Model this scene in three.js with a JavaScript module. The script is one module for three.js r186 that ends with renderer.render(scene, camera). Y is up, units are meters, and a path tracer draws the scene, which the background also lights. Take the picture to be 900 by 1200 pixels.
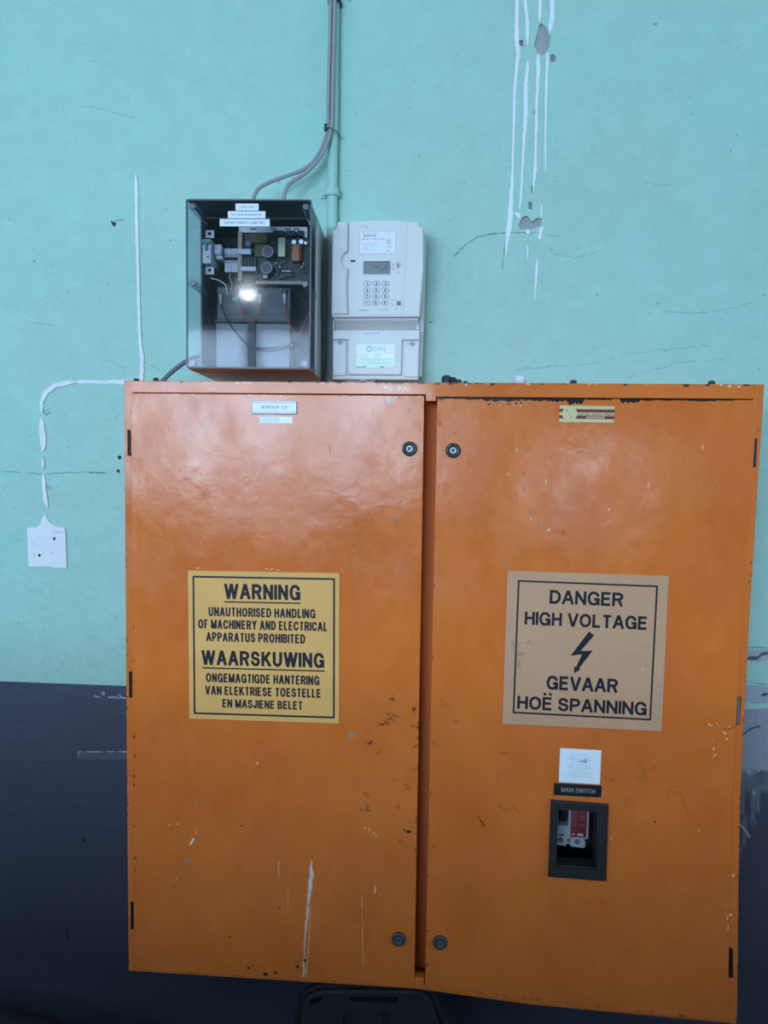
import * as THREE from 'three';
import { RoundedBoxGeometry } from 'three/addons/geometries/RoundedBoxGeometry.js';
import { mergeGeometries } from 'three/addons/utils/BufferGeometryUtils.js';
import { RectAreaLightUniformsLib } from 'three/addons/lights/RectAreaLightUniformsLib.js';

// ------------------------------------------------------------------ camera, light, exposure
RectAreaLightUniformsLib.init();
const scene = new THREE.Scene();
scene.background = new THREE.Color(0x9fb4cc);
const renderer = new THREE.WebGLRenderer({ antialias: true });
renderer.toneMapping = THREE.LinearToneMapping;
renderer.toneMappingExposure = 1.06;
renderer.shadowMap.enabled = true;
const camera = new THREE.PerspectiveCamera(68.574, 900 / 1200, 0.05, 60);
camera.rotation.order = 'YXZ';
camera.rotation.set(-0.06178, 0.07562, 0.01394);
camera.position.set(0.0159, 1.6972, 1.5266);

const DAY = new THREE.Color().setRGB(0.55, 0.77, 1.05);     // overcast daylight
const WINDOW_LIGHT = 19.2, ROOF_FILL = 0.3, SIDE_FILL = 1.2, SMALL_LIGHT = 34, RIGHT_FILL = 3.6;     // radiance of window bands and of the added roof and side fill
// windows: [name, x0, x1, y0, y1] in the far wall (z = 6.5) behind the camera
const FAR_WINDOWS = [[-3.35, -1.36, 1.45, 3.05], [-1.26, -0.15, 1.45, 3.05], [0.95, 1.32, 1.32, 1.72], [1.38, 1.9, 1.45, 1.75]];
const ADDED_ROOF_SHEETS = [[-3.0, -1.9, 1.4, 5.6], [1.2, 2.3, 1.4, 5.6]];     // x0, x1, z0, z1 at the ceiling, added for extra fill light
const ADDED_LEFT_WINDOWS = [[2.4, 5.6, 1.7, 3.3]];                            // z0, z1, y0, y1 in the left wall, unseen, added as fill
const ADDED_RIGHT_WINDOWS = [[1.2, 3.6, 1.5, 3.1]];                           // and in the right wall, added to brighten right-facing sides

// ------------------------------------------------------------------ helpers
const CAB = 0.23;                                           // depth of the cabinet
const V = (x, y, z = 0) => new THREE.Vector3(x, y, z);
function rng(seed) { let a = seed >>> 0; return () => { a = (a + 0x6D2B79F5) >>> 0; let t = a; t = Math.imul(t ^ (t >>> 15), t | 1); t ^= t + Math.imul(t ^ (t >>> 7), t | 61); return ((t ^ (t >>> 14)) >>> 0) / 4294967296; }; }
const used = new Map();
function numbered(name) { const n = used.get(name) ?? 0; used.set(name, n + 1); return n ? `${name}_${String(n).padStart(3, '0')}` : name; }
function tag(o, label, category, group) { o.userData.label = label; o.userData.category = category; if (group) o.userData.group = group; return o; }
function thing(name, label, category, pos = [0, 0, 0], turn = 0, group) {
  const o = new THREE.Group(); o.name = numbered(name); o.position.set(...pos); o.rotation.y = turn; scene.add(o); return tag(o, label, category, group);
}
function mesh(name, geo, mat, parent = scene) {
  const m = new THREE.Mesh(geo, mat); m.name = parent === scene ? numbered(name) : name; m.castShadow = m.receiveShadow = true; parent.add(m); return m;
}
function structure(name, geo, mat) { const m = mesh(name, geo, mat); m.userData.kind = 'structure'; return m; }
const std = (rgb, rough = 0.6, metal = 0, extra = {}) => new THREE.MeshStandardMaterial({ color: new THREE.Color().setRGB(...rgb), roughness: rough, metalness: metal, ...extra });
const bx = (x0, x1, y0, y1, z0, z1, r = 0) => {
  const w = x1 - x0, h = y1 - y0, d = z1 - z0;
  const g = r ? new RoundedBoxGeometry(w, h, d, 2, Math.min(r, w / 2.01, h / 2.01, d / 2.01)) : new THREE.BoxGeometry(w, h, d);
  return g.translate((x0 + x1) / 2, (y0 + y1) / 2, (z0 + z1) / 2);
};
const poly = (pts) => new THREE.Shape(pts.map(([x, y]) => new THREE.Vector2(x, y)));
const path = (pts) => new THREE.Path(pts.map(([x, y]) => new THREE.Vector2(x, y)));
const mm = (pts) => pts.map(([x, y]) => [x / 1000, y / 1000]);
function roundRect(x0, x1, y0, y1, r) {
  const s = new THREE.Shape(); s.moveTo(x0 + r, y0); s.lineTo(x1 - r, y0); s.absarc(x1 - r, y0 + r, r, -Math.PI / 2, 0); s.lineTo(x1, y1 - r); s.absarc(x1 - r, y1 - r, r, 0, Math.PI / 2);
  s.lineTo(x0 + r, y1); s.absarc(x0 + r, y1 - r, r, Math.PI / 2, Math.PI); s.lineTo(x0, y0 + r); s.absarc(x0 + r, y0 + r, r, Math.PI, Math.PI * 1.5); return s;
}
// extrude from z0 to z1 with a bevel b that stays inside the outline
function ext(shape, z0, z1, b = 0, seg = 1, curve = 10) {
  const g = new THREE.ExtrudeGeometry(shape, b ? { depth: z1 - z0 - 2 * b, bevelEnabled: true, bevelThickness: b, bevelSize: b, bevelOffset: -b, bevelSegments: seg, curveSegments: curve } : { depth: z1 - z0, bevelEnabled: false, curveSegments: curve });
  return g.translate(0, 0, z0 + b);
}
// flat mapping of a front: x0..x1, y0..y1 to the whole texture
function uvFront(g, x0, x1, y0, y1) {
  const p = g.attributes.position, uv = new Float32Array(p.count * 2);
  for (let i = 0; i < p.count; i++) { uv[i * 2] = (p.getX(i) - x0) / (x1 - x0); uv[i * 2 + 1] = (p.getY(i) - y0) / (y1 - y0); }
  g.setAttribute('uv', new THREE.BufferAttribute(uv, 2)); return g;
}
const tube = (pts, r, n = 40, rs = 8) => new THREE.TubeGeometry(new THREE.CatmullRomCurve3(pts.map((p) => V(...p)), false, 'centripetal'), n, r, rs);
const cyl = (x, y, z0, z1, r, r2 = r, n = 24) => new THREE.CylinderGeometry(r2, r, z1 - z0, n).rotateX(Math.PI / 2).translate(x, y, (z0 + z1) / 2);
const merge = (...g) => mergeGeometries(g.map((q) => { const k = q.index ? q.toNonIndexed() : q; for (const n of Object.keys(k.attributes)) if (!['position', 'normal', 'uv'].includes(n)) k.deleteAttribute(n); return k; }));
const merge2 = (a, b) => mergeGeometries([merge(a), merge(b)], true);

// value noise
function hash(x, y, s) { let h = Math.imul(x, 374761393) + Math.imul(y, 668265263) + Math.imul(s, 974634777); h = Math.imul(h ^ (h >>> 13), 1274126177); return ((h ^ (h >>> 16)) >>> 0) / 4294967296; }
function vnoise(x, y, s) { const i = Math.floor(x), j = Math.floor(y); let u = x - i, v = y - j; u = u * u * (3 - 2 * u); v = v * v * (3 - 2 * v); const a = hash(i, j, s), b = hash(i + 1, j, s), c = hash(i, j + 1, s), d = hash(i + 1, j + 1, s); return a + (b - a) * u + (c - a) * v + (a - b - c + d) * u * v; }
function fbm(x, y, s, o = 4) { let t = 0, a = 0.5, n = 0; for (let k = 0; k < o; k++) { t += a * vnoise(x, y, s + k * 17); n += a; a *= 0.5; x *= 2.03; y *= 2.03; } return t / n; }
const s8 = (l) => Math.max(0, Math.min(255, Math.round(255 * (l <= 0.0031308 ? l * 12.92 : 1.055 * Math.pow(l, 1 / 2.4) - 0.055))));
const css = (rgb, a = 1) => `rgba(${s8(rgb[0])},${s8(rgb[1])},${s8(rgb[2])},${a})`;
function canvas(w, h, bg) { const c = document.createElement('canvas'); c.width = w; c.height = h; const x = c.getContext('2d'); if (bg) { x.fillStyle = bg; x.fillRect(0, 0, w, h); } return [c, x]; }
function grain(ctx, w, h, fn) { const im = ctx.createImageData(w, h), d = im.data; for (let y = 0, i = 0; y < h; y++) for (let x = 0; x < w; x++, i += 4) { const c = fn(x, y); d[i] = s8(c[0]); d[i + 1] = s8(c[1]); d[i + 2] = s8(c[2]); d[i + 3] = 255; } ctx.putImageData(im, 0, 0); }
function tex(c, wrap = THREE.ClampToEdgeWrapping) { const t = new THREE.CanvasTexture(c); t.colorSpace = THREE.SRGBColorSpace; t.wrapS = t.wrapT = wrap; t.magFilter = THREE.LinearFilter; return t; }
function floatTex(n, m, fn, wrap = THREE.MirroredRepeatWrapping) { const d = new Float32Array(n * m * 4); for (let y = 0, i = 0; y < m; y++) for (let x = 0; x < n; x++, i += 4) { const v = fn(x, y); d[i] = d[i + 1] = d[i + 2] = v; d[i + 3] = 1; } const t = new THREE.DataTexture(d, n, m, THREE.RGBAFormat, THREE.FloatType); t.magFilter = THREE.LinearFilter; t.wrapS = t.wrapT = wrap; t.needsUpdate = true; return t; }
// text squeezed to run from x0 to x1, capitals h pixels tall above the base line y
function fit(ctx, s, x0, x1, y, h, weight = 'bold', family = 'sans-serif', extra = 0) {
  ctx.save(); ctx.font = `${weight} 100px ${family}`; const w = ctx.measureText(s).width;
  ctx.translate(x0, y); ctx.scale((x1 - x0) / w, h / 72); ctx.fillText(s, 0, 0);
  if (extra) { ctx.lineWidth = extra; ctx.strokeStyle = ctx.fillStyle; ctx.lineJoin = 'round'; ctx.strokeText(s, 0, 0); }
  ctx.restore();
}
// sign lettering: grotesque capitals drawn with strokes; u runs between the outer stroke centres, v from base line to cap line; 'c' pieces are cubic curves
const GLYPH = {
  A: [0.98, [[-0.04, -0.12], [0.5, 1.14], [1.04, -0.12]], [[0.18, 0.31], [0.82, 0.31]]], B: [0.9, [[0.5, 1], [0, 1], [0, 0], [0.55, 0], ['c', 1.12, 0, 1.12, 0.52, 0.55, 0.53], [0, 0.53]], [[0.5, 1], ['c', 1.05, 1, 1.05, 0.53, 0.5, 0.53]]],
  C: [0.98, [[1, 0.66], ['c', 0.94, 1.12, 0, 1.18, 0, 0.5], ['c', 0, -0.18, 0.94, -0.12, 1, 0.34]]], D: [0.93, [[0.4, 0], [0, 0], [0, 1], [0.4, 1], ['c', 1.2, 1, 1.2, 0, 0.4, 0]]], E: [0.82, [[1.08, 1], [0, 1], [0, 0], [1.1, 0]], [[0, 0.52], [1, 0.52]]],
  F: [0.76, [[1.08, 1], [0, 1], [0, -0.1]], [[0, 0.5], [0.95, 0.5]]],
  G: [1, [[0.97, 0.68], ['c', 0.9, 1.12, 0, 1.18, 0, 0.5], ['c', 0, -0.2, 0.98, -0.16, 0.98, 0.44], [0.55, 0.44]], [[1, 0.5], [1, -0.1]]], H: [0.9, [[0, -0.1], [0, 1.1]], [[1, -0.1], [1, 1.1]], [[0, 0.52], [1, 0.52]]], I: [0.2, [[0.5, -0.1], [0.5, 1.1]]],
  J: [0.72, [[1, 1.1], [1, 0.32], ['c', 1, -0.1, 0, -0.1, 0, 0.36]]], K: [0.95, [[0, -0.1], [0, 1.1]], [[1, 1.1], [0, 0.32]], [[0.36, 0.6], [1.06, -0.12]]], L: [0.76, [[0, 1.1], [0, 0], [1.1, 0]]], M: [1.12, [[0, -0.1], [0, 1.06], [0.5, -0.02], [1, 1.06], [1, -0.1]]], N: [0.92, [[0, -0.1], [0, 1.04], [1, -0.04], [1, 1.1]]],
  O: [1.02, [[0, 0.5], ['c', 0, 1.17, 1, 1.17, 1, 0.5], ['c', 1, -0.17, 0, -0.17, 0, 0.5]]], P: [0.86, [[0, -0.1], [0, 1], [0.5, 1], ['c', 1.17, 1, 1.17, 0.45, 0.5, 0.45], [0, 0.45]]], R: [0.92, [[0, -0.1], [0, 1], [0.5, 1], ['c', 1.14, 1, 1.14, 0.49, 0.5, 0.49], [0, 0.49]], [[0.6, 0.49], [1.0, -0.12]]],
  S: [0.88, [[0.95, 0.7], ['c', 0.92, 1.1, 0.04, 1.1, 0.04, 0.73], ['c', 0.04, 0.4, 1, 0.62, 1, 0.27], ['c', 1, -0.12, 0.02, -0.1, 0, 0.32]]], T: [0.84, [[-0.08, 1], [1.08, 1]], [[0.5, 1], [0.5, -0.1]]], U: [0.9, [[0, 1.1], [0, 0.36], ['c', 0, -0.12, 1, -0.12, 1, 0.36], [1, 1.1]]],
  V: [0.95, [[-0.03, 1.12], [0.5, -0.14], [1.03, 1.12]]], W: [1.34, [[-0.02, 1.12], [0.25, -0.12], [0.5, 1.14], [0.75, -0.12], [1.02, 1.12]]], X: [0.92, [[0, 1.1], [1, -0.1]], [[1, 1.1], [0, -0.1]]], Y: [0.93, [[-0.03, 1.12], [0.5, 0.4], [1.03, 1.12]], [[0.5, 0.46], [0.5, -0.1]]],
};
GLYPH['Ë'] = GLYPH.E;
function caps(ctx, str, x0, x1, base, h, weight = 0.19, gap = 0.13) {
  let total = -gap; for (const ch of str) total += (ch === ' ' ? 0.3 : GLYPH[ch][0]) + gap;
  const t = h * weight, sx = (x1 - x0) / (total * h); let x = x0; ctx.lineCap = 'butt'; ctx.lineJoin = 'miter'; ctx.miterLimit = 12; ctx.lineWidth = t; ctx.strokeStyle = ctx.fillStyle;
  for (const ch of str) {
    if (ch === ' ') { x += (0.3 + gap) * h * sx; continue; }
    const [w, ...paths] = GLYPH[ch], W = w * h * sx, X = (u) => x + t / 2 + u * (W - t), Y = (v) => base - t / 2 - v * (h - t);
    ctx.save(); ctx.beginPath(); ctx.rect(x - t * 0.25, base - h, W + t * 0.5, h); ctx.clip();
    for (const p of paths) { ctx.beginPath(); p.forEach((q, i) => (q[0] === 'c' ? ctx.bezierCurveTo(X(q[1]), Y(q[2]), X(q[3]), Y(q[4]), X(q[5]), Y(q[6])) : i ? ctx.lineTo(X(q[0]), Y(q[1])) : ctx.moveTo(X(q[0]), Y(q[1])))); ctx.stroke(); }
    ctx.restore();
    if (ch === 'Ë') for (const u of [0.22, 0.78]) ctx.fillRect(x + W * u - t / 2, base - h - t * 1.6, t, t);
    x += W + gap * h * sx;
  }
}
// ragged spot
function spot(ctx, x, y, r, style, R, stretch = 1, turn = 0) {
  ctx.fillStyle = style; ctx.beginPath(); const n = 14, c = Math.cos(turn), s = Math.sin(turn);
  for (let i = 0; i < n; i++) { const a = i / n * 6.2832, q = r * (0.55 + 0.75 * R()), u = Math.cos(a) * q, v = Math.sin(a) * q * stretch; ctx.lineTo(x + u * c - v * s, y + u * s + v * c); }
  ctx.closePath(); ctx.fill();
}
// smudge made of many small ragged specks
function smudge(ctx, x, y, r, rgb, R, n = 26, a = 0.35, stretch = 1) {
  r *= 1.25;
  const lobes = []; for (let k = 0; k < 4; k++) { const t = R() * 6.283, d = r * (k ? 0.35 + 0.55 * R() : 0); lobes.push([x + Math.cos(t) * d, y + Math.sin(t) * d * stretch, r * (0.25 + 0.35 * R()), R() * 3.14, 0.4 + 0.5 * R()]); }
  for (let i = 0; i < n * 2; i++) { const [lx, ly, lr, la, an] = lobes[i % 4], q = lr * Math.sqrt(R()), t = R() * 6.283, u = Math.cos(t) * q * 1.3, v = Math.sin(t) * q * an; spot(ctx, lx + u * Math.cos(la) - v * Math.sin(la), ly + u * Math.sin(la) + v * Math.cos(la), Math.max(0.7, lr * (0.14 + 0.3 * R())), css(rgb, Math.min(1, a * (0.4 + 0.75 * R()))), R, an, la); }
}
function line(ctx, pts, w, style) { ctx.strokeStyle = style; ctx.lineWidth = w; ctx.lineCap = 'round'; ctx.lineJoin = 'round'; ctx.beginPath(); pts.forEach(([x, y], i) => (i ? ctx.lineTo(x, y) : ctx.moveTo(x, y))); ctx.stroke(); }
// ragged hairline
function crack(ctx, pts, w, style, R, jit = 2) {
  for (let i = 0; i + 1 < pts.length; i++) { const n = 8; for (let k = 0; k < n; k++) { if (R() < 0.12) continue; const f = (t) => [pts[i][0] + (pts[i + 1][0] - pts[i][0]) * t + (R() - 0.5) * jit, pts[i][1] + (pts[i + 1][1] - pts[i][1]) * t + (R() - 0.5) * jit]; line(ctx, [f(k / n), f((k + 1.1) / n)], w * (0.5 + R() * 0.9), style); } }
}

// ------------------------------------------------------------------ the wall that carries everything
const TEAL = [0.355, 0.59, 0.51], SLATE = [0.051, 0.052, 0.083], FILLER = [0.8, 0.81, 0.84], MORTAR = [0.25, 0.25, 0.27], ORANGE = [0.72, 0.168, 0.032];
const DADO = 1.2214;
const wall = new THREE.Group(); wall.name = 'wall_back'; wall.userData.kind = 'structure'; scene.add(wall);
const X0 = -4, X1 = 4.5, ROOM_D = 6.5, CEIL = 4.6;
const PATCHES = [
  [[192.7, 2555.7], [202, 2547], [210, 2529.7], [209, 2510], [197.4, 2495.6], [187.2, 2498.4], [179.2, 2514.8], [184.7, 2535.3], [187.8, 2551]],
  [[148.7, 2524], [158.3, 2525.3], [159, 2512.4], [149.9, 2516.6]],
  [[211, 2494.3], [215.9, 2497.6], [222, 2492.5], [221.3, 2482.7], [211.3, 2483]],
  [[158.4, 2174], [165.7, 2189.2], [174.8, 2191.6], [183.8, 2178.9], [193.8, 2187.3], [202.6, 2185.2], [201.9, 2172], [189.2, 2167.7], [184.2, 2165.2], [161, 2165.4]],
  [[180.3, 2219.3], [184, 2214.2], [183.2, 2202.6], [177, 2204.2], [176.2, 2216.8]],
  [[182, 2249.5], [185.6, 2249.5], [185, 2234.4], [181.4, 2234.4]],
].map(mm);
const CRACK_HOLE = mm([[622, 1322], [636.8, 1328.9], [650, 1328.6], [657.9, 1336.7], [680, 1340], [680, 1336], [656.6, 1330], [650.4, 1321], [637.2, 1321]]);
const HOLES = [[-0.6557, 1.7065, 0.0042], [-0.6587, 1.678, 0.0036], [-0.156, 2.13, 0]].filter((h) => h[2]);
const CHIP = mm([[-671, 2191], [-664, 2188], [-658.5, 2185.5], [-660, 2180], [-663.5, 2178], [-668, 2184]]);
{
  const N = 2048, P = (x, y) => [(x + 1.024) * 1000, (DADO + 2.048 - y) * 1000];
  const [c, g] = canvas(N, N), R = rng(11);
  grain(g, N, N, (x, y) => {
    const a = fbm(x / 260, y / 260, 3, 3) - 0.5, b = fbm(x / 34, y / 26, 9, 3) - 0.5, k = fbm(x / 5, y / 4, 21, 2) - 0.5, m = 1 + 0.12 * a + 0.1 * b + 0.07 * k;
    return [TEAL[0] * m * (1 - 0.25 * a), TEAL[1] * m, TEAL[2] * m];
  });
  for (let i = 0; i < 420; i++) { const x = R() * N, y = R() * N; spot(g, x, y, 0.8 + 2.2 * R() * R(), css([0.05, 0.2, 0.19], 0.25 + 0.5 * R()), R, 0.6 + 0.9 * R(), R() * 3); }
  for (let i = 0; i < 240; i++) { const x = R() * N, y = R() * N, l = 6 + R() * 22, t = (R() - 0.5) * 1.1; line(g, [[x, y], [x + l * Math.cos(t), y + l * Math.sin(t)]], 0.8, css([0.1, 0.34, 0.32], 0.3 + 0.3 * R())); }
  const dark = css([0.04, 0.14, 0.14], 0.75), soft = css([0.06, 0.24, 0.23], 0.55);
  const C = (pts, w, st, j) => crack(g, pts.map(([x, y]) => P(x / 1000, y / 1000)), w, st, R, j);
  C([[33, 2114], [56, 2137], [79, 2152], [110, 2157.7], [136, 2159], [182, 2158.6]], 1.6, dark, 1.5); C([[182, 2158.6], [218, 2154], [248, 2150]], 1, soft, 1.5);
  C([[128, 2085], [134, 2151]], 1.2, dark, 1); C([[-917, 1674], [-823, 1669], [-739, 1675], [-684, 1674]], 1.2, dark, 2); C([[-720, 1674], [-690, 1673.4]], 2, dark, 1);
  C([[-731, 2420], [-695, 2415], [-650, 2402], [-614, 2393]], 0.9, soft, 1); C([[161, 1892], [319, 1906], [417, 1928], [530, 1940]], 1, soft, 5); C([[380, 1880], [470, 1905], [560, 1915]], 0.9, soft, 6);
  C([[447, 2004], [528, 2002], [607, 2021]], 1, soft, 3); C([[397, 2253], [430, 2246.5], [446, 2248]], 1, soft, 2); C([[230, 2117], [271, 2110], [312, 2121]], 0.9, soft, 3);
  C([[-850, 1985], [-800, 1980]], 1.1, soft, 2); C([[-690, 1910], [-640, 1890]], 0.9, soft, 2); C([[-680, 1780], [-655, 1795]], 0.9, soft, 2); C([[-600, 1905], [-560, 1885], [-500, 1895]], 0.9, soft, 4); C([[-665, 2190], [-640, 2193]], 1.2, dark, 1);
  for (const [x, y] of [[-810, 1795.6], [-808, 1647]]) smudge(g, ...P(x / 1000, y / 1000), 8, [0.05, 0.13, 0.13], R, 24, 0.5, 1.3);
  C([[600, 1345], [700, 1347]], 1.4, dark, 2); C([[600, 1282], [650, 1274], [700, 1270]], 1.2, dark, 2); C([[610, 1236], [650, 1234], [700, 1238]], 1.2, dark, 2);
  // bare plaster where the paint has come away on the right
  const bare = (pts) => { g.fillStyle = css([0.34, 0.38, 0.43]); g.beginPath(); pts.forEach(([x, y], i) => { const q = P(x / 1000, y / 1000); g.lineTo(q[0], q[1] + (i % 2 ? 2 : -1)); }); g.fill(); };
  bare([[600, 1340], [640, 1343], [712, 1346], [730, 1338], [700, 1328], [650, 1319], [620, 1318], [600, 1318]]); bare([[600, 1274], [640, 1272], [672, 1268], [708, 1266], [722, 1252], [700, 1236], [660, 1234], [630, 1240], [600, 1241]]);
  bare([[600, 1221], [640, 1222], [680, 1226], [740, 1228], [790, 1221], [720, 1200], [600, 1200]]); C([[660, 1250], [672, 1254], [684, 1256]], 3, css([0.03, 0.04, 0.05], 0.9), 3);
  // faint vertical brush marks beside the plaster streaks
  for (const [x, y0, y1] of [[128, 2600, 2250], [136, 2560, 2150], [174, 2450, 2330], [215, 2470, 2300], [222, 2440, 2250], [167, 2130, 2060], [-600, 2290, 2160]]) C([[x, y0], [x - 3, y1]], 1, css([0.42, 0.72, 0.68], 0.5), 1.5);
  const bump = floatTex(1024, 1024, (x, y) => 0.6 * fbm(x / 60, y / 45, 31, 4) + 0.25 * fbm(x / 7, y / 6, 37, 3) + 0.15 * fbm(x / 240, y / 240, 5, 2));
  const mat = new THREE.MeshStandardMaterial({ map: tex(c, THREE.MirroredRepeatWrapping), bumpMap: bump, bumpScale: 0.004, roughness: 0.55 });
  const sh = poly([[X0, DADO], [X1, DADO], [X1, CEIL], [X0, CEIL]]);
  for (const h of PATCHES) sh.holes.push(path(h));
  sh.holes.push(path(CRACK_HOLE)); sh.holes.push(path(CHIP));
  for (const [x, y, r] of HOLES) { const p = new THREE.Path(); p.absarc(x, y, r, 0, Math.PI * 2); sh.holes.push(p); }
  mesh('upper_teal_band', uvFront(ext(sh, -0.012, 0), -1.024, 1.024, DADO, DADO + 2.048), mat, wall);

  // dark dado
  const W = 2048, H = 1024, [c2, d] = canvas(W, H), Q = (x, y) => [(x + 1.024) * 1000, (DADO - y) * 1000], R2 = rng(12);
  grain(d, W, H, (x, y) => { const a = fbm(x / 200, y / 240, 13, 3) - 0.5, b = fbm(x / 9, y / 12, 19, 3) - 0.5, m = 1 + 0.25 * a + 0.16 * b; return SLATE.map((v) => v * m); });
  const patch = (pts, st, dx = 0) => { d.fillStyle = st; d.beginPath(); for (const [x, y] of pts) d.lineTo(...Q(x / 1000 + dx, y / 1000)); d.fill(); };
  patch([[560, 1225], [790, 1225], [800, 1205], [772, 1188], [785, 1160], [752, 1140], [762, 1112], [735, 1092], [720, 1096], [690, 1088], [668, 1098], [645, 1080], [628, 1092], [612, 1084], [560, 1085]], css([0.27, 0.29, 0.34]));
  for (let i = 0; i < 900; i++) { const x = 0.59 + 0.15 * R2(), y = 1.09 + 0.13 * R2(); spot(d, ...Q(x, y), 1 + 5 * R2() * R2(), css(R2() < 0.5 ? [0.2, 0.22, 0.27] : [0.33, 0.35, 0.39], 0.35), R2, 0.6, R2()); }
  for (let i = 0; i < 260; i++) { const x = 0.6 + 0.13 * R2(), y = 1.09 - 0.035 * R2(); spot(d, ...Q(x, y), 2 + 6 * R2(), css([0.12, 0.135, 0.17], 0.35), R2, 1.5); }
  for (const [x, y, l, w] of [[612, 1060, 80, 7], [622, 1050, 110, 9], [633, 1062, 60, 5], [655, 1055, 70, 6], [664, 1060, 50, 5], [640, 1000, 60, 5], [612, 960, 90, 7], [628, 940, 70, 6]]) for (let k = 0; k < 16; k++) spot(d, ...Q(x / 1000 + 0.004 * (R2() - 0.5), (y - l * k / 16) / 1000), w * (0.6 + 0.5 * R2()), css([0.16, 0.18, 0.22], 0.3), R2, 1.8);
  line(d, [Q(0.628, 0.985), Q(0.642, 0.972), Q(0.65, 0.958)], 3, css([0.5, 0.52, 0.56], 0.8)); crack(d, [Q(0.624, 1.165), Q(0.64, 1.18), Q(0.66, 1.188)], 2.4, css([0.05, 0.055, 0.07], 0.9), R2, 3);
  for (const [x, y] of [[630, 830], [632, 800], [655, 1050], [615, 1100]]) spot(d, ...Q(x / 1000, y / 1000), 3, css([0.4, 0.42, 0.45], 0.6), R2, 2);
  crack(d, [Q(-0.7518, 1.0734), Q(-0.69, 1.0762), Q(-0.642, 1.0782)], 2.2, css([0.42, 0.45, 0.52], 0.9), R2, 1); patch([[-751, 1073], [-640, 1077], [-640, 1060], [-748, 1058]], css([0.1, 0.105, 0.135], 0.55));
  crack(d, [Q(-0.7518, 1.0734), Q(-0.7518, 1.0584)], 2, css([0.3, 0.33, 0.4], 0.8), R2, 1);
  crack(d, [Q(-0.715, 1.197), Q(-0.66, 1.195), Q(-0.641, 1.194)], 2.4, css([0.5, 0.54, 0.6], 0.8), R2, 4); spot(d, ...Q(-0.695, 1.203), 5, css([0.4, 0.43, 0.5], 0.7), R2); spot(d, ...Q(-0.66, 1.2), 4, css([0.3, 0.33, 0.38], 0.7), R2);
  spot(d, ...Q(-0.7424, 0.8791), 5.5, css([0.01, 0.01, 0.012]), R2); line(d, [Q(-0.783, 0.676), Q(-0.7815, 0.655)], 4, css([0.012, 0.012, 0.016])); spot(d, ...Q(-0.657, 1.155), 2.5, css([0.01, 0.01, 0.012]), R2);
  spot(d, ...Q(-0.938, 0.474), 7, css([0.35, 0.36, 0.38], 0.9), R2); for (let i = 0; i < 160; i++) spot(d, R2() * W, R2() * H, 0.8 + 1.6 * R2(), css([0.1, 0.11, 0.14], 0.4), R2);
  const dm = new THREE.MeshStandardMaterial({ map: tex(c2, THREE.MirroredRepeatWrapping), bumpMap: bump, bumpScale: 0.0014, roughness: 0.62 });
  mesh('lower_slate_band', uvFront(ext(poly([[X0, 0], [X1, 0], [X1, DADO], [X0, DADO]]), -0.012, 0), -1.024, 1.024, DADO - 1.024, DADO), dm, wall);
  const rough = floatTex(256, 256, (x, y) => fbm(x / 14, y / 14, 77, 4));
  const mortar = std([0.36, 0.355, 0.37], 0.95, 0, { bumpMap: rough, bumpScale: 0.004 });
  mesh('wall_core', bx(X0, X1, 0, CEIL, -0.2, -0.012), std([0.16, 0.16, 0.17], 0.95), wall);
  const m2 = mortar.clone(); m2.color.setRGB(0.27, 0.265, 0.28);
  PATCHES.forEach((p, i) => { const q = uvFront(ext(poly(p), -0.0118, -0.004 - (i % 2) * 0.0015), 0, 0.2, 0, 0.2); mesh('exposed_mortar', q, i % 3 ? m2 : mortar, wall); });

  // plaster streaks: ribbons of filler, [x, y, width] in millimetres
  const filler = std(FILLER, 0.8, 0, { bumpMap: rough, bumpScale: 0.002 });
  const R3 = rng(5);
  function ribbon(pts, h = 0.0016) {
    const dense = []; for (let i = 0; i + 1 < pts.length; i++) { const L = Math.hypot(pts[i + 1][0] - pts[i][0], pts[i + 1][1] - pts[i][1]), n = Math.max(1, Math.round(L / 7)); for (let k = 0; k < n; k++) dense.push(pts[i].map((v, j) => v + (pts[i + 1][j] - v) * k / n)); } dense.push(pts.at(-1)); const m = dense.length - 1; for (const [i, k] of [[0, 0.35], [1, 0.75], [m, 0.3], [m - 1, 0.7]]) if (m > 3) dense[i] = [dense[i][0], dense[i][1], dense[i][2] * k];
    const l = [], r = []; dense.forEach((p, i) => { const a = dense[Math.max(0, i - 1)], b = dense[Math.min(dense.length - 1, i + 1)], L = Math.hypot(b[0] - a[0], b[1] - a[1]) || 1, nx = -(b[1] - a[1]) / L, ny = (b[0] - a[0]) / L, w1 = p[2] / 2 * (0.8 + 0.4 * R3()), w2 = p[2] / 2 * (0.8 + 0.4 * R3()); l.push([p[0] + nx * w1, p[1] + ny * w1]); r.unshift([p[0] - nx * w2, p[1] - ny * w2]); });
    mesh('plaster_streak', uvFront(ext(poly(mm([...l, ...r])), -0.0005, h), 0, 0.25, 0, 0.25), filler, wall);
  }
  ribbon([[144.3, 2640, 6.4], [144.3, 2600, 6.4], [145.5, 2531.5, 8.6], [149.3, 2502, 7], [144.2, 2437.6, 5.3], [144, 2363, 4.3], [143.9, 2283, 4.3], [142.6, 2232, 7.5], [140.5, 2171.7, 10.7], [136, 2141, 6.4], [134.8, 2108, 1.4]]);
  ribbon([[159.9, 2640, 5], [159.9, 2600, 5.3], [165.6, 2555.5, 6.4], [166.6, 2513.7, 4.8]]); ribbon([[168.3, 2486.5, 5.9], [165.4, 2442, 7], [166.7, 2392, 8], [164.6, 2332.6, 5.3], [162.6, 2272.4, 3.7], [160.8, 2222, 4.8], [159.2, 2202, 3.2]]);
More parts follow.
